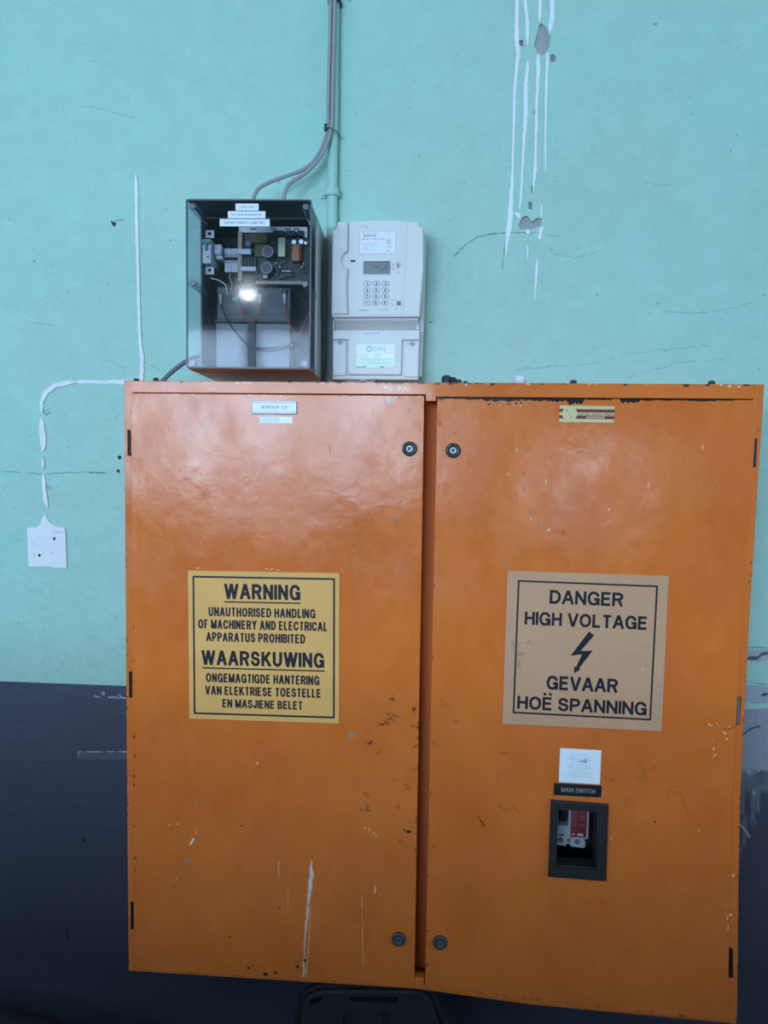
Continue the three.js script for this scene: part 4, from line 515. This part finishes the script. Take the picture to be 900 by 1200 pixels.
  mesh('seal_wire', tube([B(340, 640), B(300, 650), B(240, 645), B(190, 652)].map(([x, y]) => [x, Math.max(y, -0.0215), 0.066]), 0.0012, 20, 6), std([0.5, 0.5, 0.5], 0.4, 0.5), o); mesh('seal_wire', tube([B(345, 636), B(400, 652), B(455, 640)].map(([x, y]) => [x, y, 0.066]), 0.0012, 20, 6), std([0.5, 0.5, 0.5], 0.4, 0.5), o);
}

// ------------------------------------------------------------------ conduit and cables
{
  const teal = std(TEAL, 0.5), bare = std([0.36, 0.38, 0.39], 0.6);
  const o = thing('conduit', 'vertical teal-painted conduit pipe running down the wall to the meter', 'conduit', [-0.2105, 1.84, 0.0125]);
  const pipe = (y0, y1, r) => new THREE.CylinderGeometry(r, r, y1 - y0, 24).translate(0, (y0 + y1) / 2 - 1.84, 0);
  const [c, g] = canvas(256, 512); const R = rng(61); grain(g, 256, 512, (x, y) => { const m = 0.92 + 0.16 * fbm(x / 30, y / 60, 93, 3); return TEAL.map((v) => v * m); }); for (let i = 0; i < 40; i++) spot(g, 78 + 14 * (R() - 0.5), 280 + 70 * (R() - 0.5), 3 + 6 * R(), css([0.55, 0.66, 0.68], 0.5), R, 2.4); for (let i = 0; i < 60; i++) spot(g, R() * 256, 10 + 250 * R(), 1 + 3 * R(), css([0.42, 0.62, 0.58], 0.35), R, 3);
  mesh('painted_pipe', pipe(2.165, 2.9, 0.0107), new THREE.MeshStandardMaterial({ map: tex(c), roughness: 0.5 }), o);
  mesh('bare_pipe', pipe(1.88, 2.165, 0.0105), bare, o); mesh('coupling', pipe(1.842, 1.882, 0.0128), bare, o);
  const saddle = (y, wide) => mesh('saddle', merge(new THREE.CylinderGeometry(0.0152, 0.0152, 0.015, 24, 1, false).translate(0, y - 1.84, 0), bx(-0.0255, -0.008, y - 1.8475, y - 1.8345, -0.0125, -0.0075, 0.001), cyl(-0.0205, y - 1.841, -0.0085, -0.005, 0.0035, 0.003, 12), bx(0.008, wide, y - 1.846, y - 1.836, -0.0125, -0.009, 0.001)), teal, o);
  saddle(2.236, 0.017);
  const grey = std([0.31, 0.31, 0.315], 0.5);
  const c1 = thing('cable', 'grey cable left of the conduit bending to the top of the clear box', 'cable', [0, 0, 0]);
  mesh('sheath', tube([[-0.2150, 2.9, 0.026], [-0.2152, 2.594, 0.027], [-0.2157, 2.55, 0.027], [-0.2172, 2.46, 0.027], [-0.218, 2.40, 0.027], [-0.2184, 2.36, 0.027], [-0.2215, 2.338, 0.029], [-0.2295, 2.315, 0.031], [-0.2455, 2.2885, 0.034], [-0.2655, 2.2715, 0.038], [-0.2985, 2.2555, 0.048], [-0.33, 2.238, 0.062], [-0.347, 2.222, 0.072], [-0.356, 2.19, 0.08], [-0.357, 2.157, 0.084]], 0.0036, 90, 12), grey, c1);
  const c2 = thing('cable', 'grey cable dropping steeply from the conduit to the right of the box top', 'cable', [0, 0, 0]);
  mesh('sheath', tube([[-0.2072, 2.9, 0.03], [-0.2073, 2.594, 0.0278], [-0.2076, 2.55, 0.0278], [-0.2088, 2.48, 0.0278], [-0.2096, 2.43, 0.0278], [-0.2108, 2.36, 0.0285], [-0.2145, 2.338, 0.032], [-0.22, 2.318, 0.035], [-0.2335, 2.292, 0.038], [-0.256, 2.266, 0.043], [-0.275, 2.251, 0.048], [-0.289, 2.2385, 0.054], [-0.2955, 2.222, 0.06], [-0.298, 2.195, 0.066], [-0.2985, 2.157, 0.068]], 0.0038, 90, 12), grey, c2);
  for (const [y, lab, x] of [[2.598, 'black strap round both cables and the conduit at the top of the photo', 0], [2.353, 'black tie at the bend where the cables leave the conduit', 1]]) {
    const t = thing('cable_tie', lab, 'cable tie', [-0.2105, y, 0]);
    if (!x) mesh('strap', merge(ext((() => { const s = roundRect(-0.0115, 0.0135, -0.012, 0.0245, 0.007); s.holes.push(new THREE.Path(roundRect(-0.0102, 0.0122, -0.0107, 0.0232, 0.0062).getPoints(5))); return s; })(), 0, 0.009).rotateX(Math.PI / 2).translate(0, 0.006, 0)), std([0.015, 0.016, 0.02], 0.6), t);
    else { mesh('strap', bx(-0.0145, -0.0075, -0.006, 0.008, 0.02, 0.034, 0.002), std([0.012, 0.013, 0.016], 0.6), t); mesh('band', tube([[-0.009, 0.002, 0.034], [-0.002, -0.0005, 0.0375], [0.006, -0.004, 0.034], [0.0135, -0.007, 0.022], [0.0125, -0.008, 0.006]], 0.0017, 20, 6), std([0.2, 0.33, 0.33], 0.5), t); }
  }
  const c3 = thing('cable', 'short thin cable sloping from the clear box lower left corner to the cabinet top', 'cable', [0, 0, 0]);
  mesh('sheath', tube([[-0.452, 1.905, 0.09], [-0.47, 1.898, 0.095], [-0.49, 1.884, 0.1], [-0.508, 1.868, 0.105], [-0.522, 1.852, 0.11], [-0.53, 1.8445, 0.112]], 0.0042, 30, 10), std([0.13, 0.15, 0.17], 0.5), c3);
}

// ------------------------------------------------------------------ clear-fronted box with the alarm supply inside
const BA = 0.047, BOX = [-0.3361, 1.8645, 0.0072];
{
  const at = (name, label, cat, group) => thing(name, label, cat, BOX, BA, group);
  const o = at('clear_enclosure', 'clear-fronted grey plastic box with wiring inside, standing above the cabinet on the wall', 'box');
  const baseM = std([0.46, 0.46, 0.43], 0.45), inM = std([0.085, 0.088, 0.105], 0.7);
  const w = 0.1093, H = 0.2895, zc = 0.122, zf = 0.21;
  mesh('base', merge(bx(-w, -w + 0.003, 0, H, 0, zc, 0.001), bx(w - 0.003, w, 0, H, 0, zc, 0.001), bx(-w, w, 0, 0.003, 0, zc, 0.001), bx(-w, w, H - 0.003, H, 0, zc, 0.001)), baseM, o);
  mesh('back_plate', bx(-w + 0.003, w - 0.003, 0.003, H - 0.003, 0.0005, 0.004), inM, o);
  mesh('base_lining', merge(bx(-w + 0.003, -w + 0.004, 0.003, H - 0.003, 0.004, zc - 0.002), bx(-w + 0.004, w - 0.004, H - 0.0045, H - 0.003, 0.004, zc - 0.002)), inM, o);
  const clear = new THREE.MeshPhysicalMaterial({ color: new THREE.Color().setRGB(0.88, 0.9, 0.92), transmission: 1, thickness: 0, roughness: 0.36, roughnessMap: grime, ior: 1.5, specularIntensity: 0.25 });
  const t = 0.0025;
  const cover = mesh('cover', merge(bx(-w, w, 0, H, zf - t, zf), bx(-w, -w + t, t, H - t, zc, zf - t), bx(w - t, w, t, H - t, zc, zf - t)) , clear, o);
  mesh('cover_top', bx(-w + t, w - t, H - t, H, zc, zf - t), std([0.035, 0.04, 0.06], 0.5), o); mesh('underside', bx(-w, w, -0.001, 0.0005, 0.004, zf - t), std([0.7, 0.27, 0.11], 0.35), o);  // underside: reflection of the orange cabinet top put into its colour
  const rimM = std([0.075, 0.085, 0.105], 0.35);
  const rim = roundRect(-w - 0.0005, w + 0.0005, -0.0005, H + 0.0005, 0.004); rim.holes.push(new THREE.Path(roundRect(-w + 0.0022, w - 0.0022, 0.0022, H - 0.0022, 0.003).getPoints(6)));
  mesh('cover_rim', ext(rim, zf - 0.004, zf + 0.0006, 0.0005), rimM, o); mesh('cover_flange', ext(rim, zc - 0.003, zc + 0.002, 0.0005), baseM, o);
  const pil = new THREE.MeshPhysicalMaterial({ color: new THREE.Color().setRGB(0.8, 0.83, 0.86), transmission: 1, thickness: 0, roughness: 0.12, ior: 1.5 });
  for (const [x, y] of [[-0.099, 0.279], [0.099, 0.279], [-0.099, 0.147], [0.099, 0.147], [-0.099, 0.010], [0.099, 0.010]]) {
    const p = mesh('screw_pillar', new THREE.CylinderGeometry(0.0075, 0.0065, zf - zc - 0.004, 20, 1, true).rotateX(Math.PI / 2).translate(x, y, (zf + zc) / 2 - 0.002), pil, o);
    mesh('screw', merge(cyl(x, y, zf - 0.010, zf - 0.004, 0.0048, 0.0048, 16), bx(x - 0.004, x + 0.004, y - 0.0007, y + 0.0007, zf - 0.0042, zf - 0.0035)), std([0.16, 0.17, 0.19], 0.4, 0.4), p);
  }
  mesh('spine', bx(-0.0215, -0.007, 0.004, 0.1, 0.1105, 0.114), std([0.02, 0.022, 0.03], 0.6), o);
  // three stacked labels on the cover
  const lab = (name, x0, x1, y0, y1, txt, label, tx) => { const q = at('sticker', label, 'sticker'); const [c, g] = canvas(512, 100, css([0.74, 0.78, 0.86])); g.strokeStyle = css([0.3, 0.33, 0.42]); g.lineWidth = 3; g.beginPath(); g.moveTo(60, 18); g.lineTo(44, 18); g.lineTo(44, 78); g.lineTo(60, 78); g.moveTo(452, 18); g.lineTo(468, 18); g.lineTo(468, 78); g.lineTo(452, 78); g.stroke(); g.fillStyle = css([0.2, 0.23, 0.32]); caps(g, txt, tx, 512 - tx, 68, 36, 0.13, 0.18); mesh('film', uvFront(ext(roundRect(x0, x1, y0, y1, 0.0006), zf + 0.00005, zf + 0.0008), x0, x1, y0, y1), new THREE.MeshStandardMaterial({ map: tex(c), roughness: 0.45 }), q); };
  lab('a', -0.0225, 0.0177, 0.2705, 0.2822, 'ALARM PANEL', 'short white ALARM PANEL sticker, topmost of the three on the clear box', 84);
  lab('b', -0.0358, 0.0296, 0.2573, 0.2693, 'FED FROM WORKSHOP DB', 'white FED FROM WORKSHOP DB sticker, middle of the three on the clear box', 56);
  lab('c', -0.05, 0.0371, 0.2437, 0.256, 'CONTROL FROM OLD ALARM PANEL', 'longest white CONTROL FROM sticker, lowest of the three on the clear box', 48);

  // ---- things inside
  const M = { pcb: std([0.018, 0.026, 0.022], 0.5), steel: std([0.55, 0.57, 0.6], 0.4, 0.3), beige: std([0.36, 0.33, 0.26], 0.6), black: std([0.015, 0.016, 0.02], 0.45), navy: std([0.03, 0.045, 0.08], 0.5), white: std([0.6, 0.63, 0.68], 0.5), brown: std([0.16, 0.12, 0.05], 0.7), cap: std([0.035, 0.04, 0.06], 0.4), red: std([0.5, 0.06, 0.05], 0.45), wire: std([0.014, 0.016, 0.022], 0.5) };
  const psu = at('power_supply', 'open circuit-board power supply with capacitors in the upper half of the clear box', 'power supply');
  mesh('circuit_board', bx(-0.034, 0.091, 0.1745, 0.2755, 0.09, 0.093), M.pcb, psu);
  mesh('top_bracket', merge(bx(-0.0413, 0.0876, 0.2668, 0.2775, 0.096, 0.1), bx(-0.0413, -0.035, 0.2585, 0.268, 0.096, 0.1), bx(0.079, 0.0876, 0.2585, 0.268, 0.096, 0.1)), M.steel, psu);
  for (const x of [-0.02, 0.018, 0.045, 0.062]) mesh('bracket_slot', bx(x, x + 0.012, 0.2722, 0.2745, 0.0995, 0.1006), M.black, psu);
  mesh('bottom_flange', bx(-0.0087, 0.0845, 0.1705, 0.1768, 0.09, 0.104, 0.001), M.beige, psu); mesh('side_flange', bx(-0.0425, -0.0345, 0.176, 0.268, 0.09, 0.104, 0.001), M.beige, psu);
  mesh('choke', merge(bx(-0.018, 0.013, 0.246, 0.264, 0.093, 0.108, 0.002), bx(-0.012, 0.016, 0.222, 0.246, 0.093, 0.1, 0.002)), M.brown, psu);
  const ring = std([0.4, 0.43, 0.47], 0.4, 0.4);
  for (const [x, y] of [[0.0168, 0.2262], [0.0148, 0.1965]]) { const k = mesh('capacitor', cyl(x, y, 0.093, 0.119, 0.0105, 0.0105, 28), M.cap, psu); mesh('capacitor_top', new THREE.TorusGeometry(0.0098, 0.0009, 8, 28).translate(x, y, 0.119), ring, k); }
  mesh('relay', bx(0.0347, 0.0477, 0.2194, 0.2545, 0.093, 0.112, 0.0008), std([0.55, 0.62, 0.42], 0.5), psu);
  mesh('transformer', merge(bx(0.062, 0.0757, 0.2104, 0.2415, 0.093, 0.117, 0.0015), bx(0.0595, 0.078, 0.2135, 0.2385, 0.093, 0.108, 0.0015)), std([0.4, 0.15, 0.05], 0.55), psu);
  for (const [x0, x1] of [[0.025, 0.0455], [0.0485, 0.067], [0.07, 0.082]]) mesh('heat_sink', merge(...[0, 1, 2, 3].map((i) => bx(x0, x1, 0.2585 + i * 0.0026, 0.26 + i * 0.0026, 0.093, 0.111))), M.navy, psu);
  for (const [x, y, r] of [[0.0645, 0.2462, 0.0042], [0.0779, 0.2469, 0.0042], [0.0862, 0.2446, 0.0028]]) mesh('capacitor', cyl(x, y, 0.093, 0.112, r, r, 18), std([0.6, 0.63, 0.68], 0.3, 0.6), psu);
  for (const [x, y] of [[0.0301, 0.2076], [0.0382, 0.2006], [0.079, 0.2016], [0.083, 0.2071]]) mesh('solder_post', new THREE.SphereGeometry(0.0024, 12, 8).translate(x, y, 0.11), std([0.75, 0.78, 0.82], 0.2, 0.8), psu);
  mesh('chip', bx(0.036, 0.062, 0.186, 0.192, 0.093, 0.1, 0.0005), M.black, psu); mesh('chip', bx(0.04, 0.058, 0.193, 0.1965, 0.093, 0.104, 0.0005), std([0.28, 0.3, 0.34], 0.5), psu);
  { const R = rng(15), parts = []; for (let i = 0; i < 60; i++) { const x = 0.022 + 0.066 * R(), y = 0.178 + 0.08 * R(), a = 0.001 + 0.003 * R(), b = 0.001 + 0.002 * R(); parts.push(bx(x - a, x + a, y - b, y + b, 0.093, 0.095 + 0.006 * R())); } const q = mesh('small_components', merge(...parts), std([0.06, 0.06, 0.055], 0.5), psu); q.userData.kind = 'stuff'; }
  mesh('blue_capacitor', new THREE.SphereGeometry(0.006, 18, 12).scale(1, 1, 0.5).translate(-0.0213, 0.2441, 0.108), std([0.12, 0.2, 0.33], 0.4), psu);
  mesh('terminal_strip', bx(-0.0395, -0.0162, 0.2232, 0.2332, 0.093, 0.113, 0.0008), M.white, psu); mesh('terminal_strip', bx(-0.0345, -0.006, 0.1925, 0.2008, 0.093, 0.113, 0.0008), M.white, psu);
  mesh('terminal_screws', merge(...[0, 1, 2, 3, 4].map((i) => bx(-0.0365 + i * 0.006, -0.0325 + i * 0.006, 0.204, 0.219, 0.094, 0.104))), M.black, psu); mesh('plug', bx(0.006, 0.0135, 0.181, 0.187, 0.093, 0.106), std([0.45, 0.48, 0.54], 0.5), psu);
  const tb = at('terminal_block', 'white row of wire terminals left of the circuit board in the clear box', 'terminal block');
  mesh('upper_row', merge(...[0, 1, 2, 3, 4].map((i) => bx(-0.0712 + i * 0.00605, -0.0656 + i * 0.00605, 0.224, 0.24, 0.05, 0.09 + (i % 2) * 0.0006, 0.0006))), M.white, tb); mesh('lower_row', merge(...[0, 1, 2, 3, 4].map((i) => bx(-0.0706 + i * 0.0063, -0.0648 + i * 0.0063, 0.1957, 0.2175, 0.05, 0.09 + (i % 2) * 0.0006, 0.0006))), M.white, tb);
  for (let i = 0; i < 5; i++) { mesh('terminal_screw', cyl(-0.0684 + i * 0.00605, 0.2275, 0.0885, 0.0912, 0.0015, 0.0015, 12), M.black, tb); mesh('terminal_screw', cyl(-0.0677 + i * 0.0063, 0.214, 0.0885, 0.0912, 0.0015, 0.0015, 12), M.black, tb); }
  mesh('rail', bx(-0.104, -0.04, 0.217, 0.2245, 0.03, 0.06), std([0.1, 0.11, 0.13], 0.5), tb);
  const mcb = at('circuit_breaker', 'small white circuit breaker with green lever at the left edge inside the clear box', 'circuit breaker');
  mesh('body', bx(-0.1045, -0.0885, 0.2035, 0.2475, 0.06, 0.122, 0.001), M.white, mcb); mesh('lever', merge(bx(-0.1055, -0.09, 0.238, 0.2445, 0.12, 0.128, 0.001), bx(-0.0995, -0.0945, 0.2265, 0.24, 0.12, 0.127, 0.001)), std([0.05, 0.28, 0.25], 0.5), mcb); mesh('print', bx(-0.0965, -0.0915, 0.214, 0.2165, 0.1215, 0.1223), M.black, mcb);
  const r2 = at('fuse_holder', 'small white fuse holder right of the green-levered breaker inside the clear box', 'fuse holder'); mesh('body', merge(bx(-0.0872, -0.0735, 0.2235, 0.243, 0.05, 0.105, 0.001), bx(-0.0855, -0.0725, 0.217, 0.2235, 0.05, 0.1, 0.001)), M.white, r2); mesh('cap', bx(-0.0862, -0.0745, 0.2255, 0.231, 0.104, 0.109, 0.001), M.white, r2);
  for (const [y0, y1, lb] of [[0.2545, 0.2685, 'white mounting tab with round hole above the green-levered breaker in the clear box'], [0.187, 0.2015, 'white mounting tab with round hole below the green-levered breaker in the clear box']]) { const q = at('mounting_tab', lb, 'bracket'), s = roundRect(-0.1035, -0.0868, y0, y1, 0.0008), h = new THREE.Path(); h.absarc(-0.0952, (y0 + y1) / 2 + 0.0005, 0.0033, 0, Math.PI * 2); s.holes.push(h); mesh('tab', ext(s, 0.104, 0.107, 0.0003), M.white, q); mesh('stem', bx(-0.103, -0.088, y0 + 0.002, y1 - 0.002, 0.004, 0.1), M.black, q); }
  const mod = at('charger_module', 'dark rectangular module below the circuit board in the clear box, with spade terminals', 'module'); mesh('case', bx(-0.085, 0.056, 0.1045, 0.168, 0.03, 0.092, 0.002), std([0.03, 0.036, 0.055], 0.45), mod); mesh('ridge', bx(-0.083, 0.054, 0.117, 0.119, 0.0915, 0.0935), M.black, mod);
  for (const [x, y0, y1] of [[-0.0768, 0.131, 0.1533], [-0.0021, 0.1347, 0.1538], [0.0449, 0.1351, 0.1589]]) { mesh('spade_terminal', merge(bx(x - 0.003, x + 0.003, y0 + 0.009, y1, 0.0925, 0.098, 0.0008), bx(x - 0.0022, x + 0.0022, y0, y0 + 0.012, 0.093, 0.097, 0.0008)), std([0.42, 0.4, 0.36], 0.5), mod); }
  mesh('terminal_cap', bx(0.0405, 0.0495, 0.155, 0.164, 0.092, 0.1, 0.001), M.black, mod); mesh('green_clip', bx(-0.0535, -0.0435, 0.139, 0.147, 0.092, 0.1, 0.001), std([0.1, 0.36, 0.36], 0.5), mod);
  const bat = at('battery', 'black block battery at the bottom of the clear box', 'battery'); mesh('case', bx(-0.0833, 0.0587, 0.004, 0.098, 0.045, 0.109, 0.003), std([0.035, 0.042, 0.06], 0.35), bat); mesh('lid', bx(-0.0838, 0.0592, 0.0985, 0.1035, 0.0445, 0.1095, 0.001), M.black, bat);
  { const R = rng(8); const [c, g] = canvas(256, 160, css([0.05, 0.06, 0.085])); for (let i = 0; i < 60; i++) spot(g, R() * 256, R() * 160, 2 + 8 * R() * R(), css([0.16, 0.19, 0.24], 0.35), R, 0.6); for (const x of [-0.0795, -0.003]) { const a = x, b = x + (x < -0.05 ? 0.055 : 0.06); mesh('pale_reflection_panel', uvFront(ext(roundRect(a, b, 0.012, 0.082, 0.002), 0.109, 0.1094), a, b, 0.012, 0.082), new THREE.MeshStandardMaterial({ map: tex(c), roughness: 0.3 }), bat); } }  // paler speckled panels: the window reflection is put into their colour
  const wire = (label, pts, r, mat, group) => { const q = at('wire', label, 'wire', group); mesh('conductor', tube(pts, r, 40, 8), mat, q); };
  wire('red wire hanging in a U between the middle spade terminals in the clear box', [[-0.046, 0.1395, 0.1], [-0.0436, 0.1355, 0.104], [-0.0339, 0.1166, 0.112], [-0.0193, 0.1022, 0.115], [-0.008, 0.1008, 0.115], [-0.0005, 0.1152, 0.11], [-0.0012, 0.136, 0.097]], 0.0013, M.red);
  wire('red wire hanging from the right-hand spade terminal to the box side', [[0.045, 0.136, 0.097], [0.0466, 0.1314, 0.102], [0.0532, 0.1046, 0.112], [0.063, 0.084, 0.114], [0.0743, 0.0763, 0.113], [0.0854, 0.0954, 0.11], [0.0886, 0.1065, 0.106], [0.092, 0.125, 0.08]], 0.0013, M.red);
  wire('black wire drooping from the left spade terminal across the battery front', [[-0.0765, 0.133, 0.097], [-0.0743, 0.1289, 0.104], [-0.0581, 0.0974, 0.114], [-0.0338, 0.0674, 0.116], [-0.0127, 0.0517, 0.117], [0.0261, 0.0505, 0.117], [0.0664, 0.0572, 0.115], [0.0872, 0.0732, 0.11], [0.094, 0.09, 0.09]], 0.0015, M.wire);
  wire('thin black wire loop below another black wire at the right of the battery front', [[-0.02, 0.062, 0.1125], [-0.008, 0.049, 0.1135], [0.01, 0.0445, 0.1145], [0.035, 0.046, 0.1145], [0.06, 0.053, 0.113], [0.084, 0.066, 0.106]], 0.0012, M.wire);
  wire('white wire curving from the lower mounting tab in the clear box', [[-0.095, 0.1815, 0.1], [-0.0914, 0.181, 0.1], [-0.0784, 0.1771, 0.101], [-0.0671, 0.1692, 0.1], [-0.0638, 0.1518, 0.096]], 0.0012, std([0.6, 0.62, 0.66], 0.5));
  for (const [x0, x1, b, lb] of [[-0.0728, -0.063, 0, 'black wire entering the left end of the white terminal row from above'], [-0.0598, -0.0516, 1, 'black wire entering the middle of the white terminal row from above'], [-0.0435, -0.0451, 2, 'black wire entering the right end of the white terminal row from above']]) wire(lb, [[x0 + 0.002, 0.285, 0.05], [x0, 0.264, 0.075], [(x0 + x1) / 2, 0.25, 0.084], [x1, 0.2395, 0.078]], 0.0012, M.wire);
  for (const [x, col, lb] of [[-0.061, [0.5, 0.52, 0.56], 'pale wire leaving the underside of the white terminal row, left of a reddish one'], [-0.0505, [0.3, 0.07, 0.06], 'dull red wire leaving the underside of the white terminal row']]) wire(lb, [[x, 0.197, 0.08], [x - 0.001, 0.188, 0.086], [x + 0.004, 0.174, 0.088], [x + 0.003, 0.16, 0.094]], 0.001, std(col, 0.5));
  wire('black wire curving at the right edge of the clear box beside the module', [[0.066, 0.15, 0.09], [0.0738, 0.1489, 0.1], [0.0835, 0.1427, 0.104], [0.0916, 0.1302, 0.103], [0.1, 0.11, 0.09]], 0.0015, M.wire);
}

// ------------------------------------------------------------------ odds and ends on the cabinet top
{
  const cap = thing('bottle_cap', 'small white plastic cap standing on the cabinet top', 'cap', [0.1478, 1.84, 0.2]);
  mesh('cap', new THREE.LatheGeometry([[0, 0.0148], [0.0085, 0.0148], [0.0098, 0.0138], [0.0105, 0.011], [0.0105, 0], [0, 0]].map(([a, b]) => new THREE.Vector2(a, b)), 28), std([0.72, 0.76, 0.86], 0.5), cap);
  const nutM = std([0.03, 0.03, 0.032], 0.6, 0.3), R = rng(3);
  const lump = (label, x, y, r, sq, cat = 'nut', name = 'nut') => { const o = thing(name, label, cat, [x, 1.84, y]); const s = new THREE.Shape(); for (let i = 0; i < 6; i++) { const a = i * Math.PI / 3 + 0.3; s[i ? 'lineTo' : 'moveTo'](r * Math.cos(a), r * Math.sin(a)); } const h = new THREE.Path(); h.absarc(0, 0, r * 0.5, 0, Math.PI * 2); s.holes.push(h); mesh('nut', ext(s, 0, r * sq, r * 0.12).rotateX(-Math.PI / 2).rotateY(R()), nutM, o); mesh('washer', new THREE.CylinderGeometry(r * 0.62, r * 0.7, r * sq * 1.15, 14).translate(0, r * sq * 0.57, 0), nutM, o); };
  lump('large black nut, leftmost and tallest of the dark cluster on the cabinet top', 0.0215, 0.2, 0.0085, 1.6); lump('black nut in the middle of the dark cluster on the cabinet top', 0.0335, 0.202, 0.0062, 1.7); lump('smallest black nut, rightmost of the dark cluster on the cabinet top', 0.043, 0.201, 0.0052, 1.4);
  lump('tiny dark nut right of the dark cluster on the cabinet top', 0.0545, 0.2, 0.0042, 1.3); lump('small dark nut on the cabinet top right of the white cap', 0.2396, 0.2, 0.0058, 1.3); lump('small dark nut on the cabinet top near its right corner', 0.471, 0.2, 0.0058, 1.3);
  lump('small dark nut on the cabinet top beside the thin sloping cable', -0.534 + 0.035, 0.2, 0.0055, 1.4); lump('small dark nut on the cabinet top at the foot of the white plaster line', -0.54 + 0.005, 0.2, 0.0052, 1.2);
}

// ------------------------------------------------------------------ dark things low down
{
  // plastic chair pushed under the cabinet; only the top of its back is in view
  const ch = thing('chair', 'dark plastic chair under the cabinet, only its rounded backrest top in view', 'chair', [-0.09, 0, 0.2]);
  const m = std([0.02, 0.022, 0.03], 0.55), bk = std([0.008, 0.008, 0.01], 0.7);
  const s = new THREE.Shape(); s.moveTo(-0.165, 0.3); s.lineTo(-0.135, 0.69); s.quadraticCurveTo(-0.128, 0.722, -0.09, 0.728); s.lineTo(0.075, 0.739); s.quadraticCurveTo(0.1, 0.738, 0.108, 0.715); s.lineTo(0.165, 0.55); s.lineTo(0.18, 0.3);
  for (const h of [[[-0.12, 0.715], [-0.09, 0.718], [-0.1, 0.70], [-0.122, 0.694]], [[-0.05, 0.722], [0.05, 0.731], [0.045, 0.71], [-0.045, 0.706]], [[0.012, 0.70], [0.034, 0.702], [0.03, 0.5], [0.01, 0.5]], [[-0.06, 0.69], [-0.03, 0.692], [-0.03, 0.5], [-0.06, 0.5]]]) s.holes.push(path(h));
  mesh('backrest', ext(s, -0.012, 0.008, 0.004, 2), m, ch); mesh('back_rim', tube([[-0.17, 0.3, 0], [-0.138, 0.69, 0], [-0.122, 0.722, 0], [-0.09, 0.732, 0], [0.075, 0.7425, 0], [0.105, 0.735, 0], [0.115, 0.712, 0], [0.17, 0.55, 0], [0.185, 0.3, 0]], 0.007, 60, 8), bk, ch);
  mesh('seat', bx(-0.2, 0.2, 0.4, 0.43, -0.16, 0.24, 0.012), m, ch); for (const [x, z] of [[-0.18, -0.14], [0.18, -0.14], [-0.18, 0.22], [0.18, 0.22]]) mesh('leg', new THREE.CylinderGeometry(0.016, 0.013, 0.4, 14).translate(x, 0.2, z), m, ch);
  // rounded dark shape in the lower left corner
  const b = thing('dark_shape', 'black rounded shape against the dark wall in the lower left corner', 'dark_shape', [-0.95, 0, 0.16]);
  const g = new THREE.SphereGeometry(1, 64, 40), p = g.attributes.position; for (let i = 0; i < p.count; i++) { const v = V(p.getX(i), p.getY(i), p.getZ(i)), k = 1 + 0.07 * (fbm(v.x * 3 + 9, v.y * 3 + v.z * 2 + 9, 5, 3) - 0.5); const y = v.y < 0 ? -Math.pow(-v.y, 0.5) : v.y; p.setXYZ(i, Math.sign(v.x) * Math.pow(Math.abs(v.x), 0.9) * 0.5 * k, 0.3 + y * 0.3 * (v.y > 0 ? k : 1), v.z * 0.14 * k); } g.computeVertexNormals();
  mesh('rounded_body', g, std([0.008, 0.008, 0.011], 0.75), b);
}
scene.traverse((o) => { if (o.isMesh) { o.castShadow = true; o.receiveShadow = true; } if (o.isPointLight) o.castShadow = true; });
renderer.render(scene, camera);
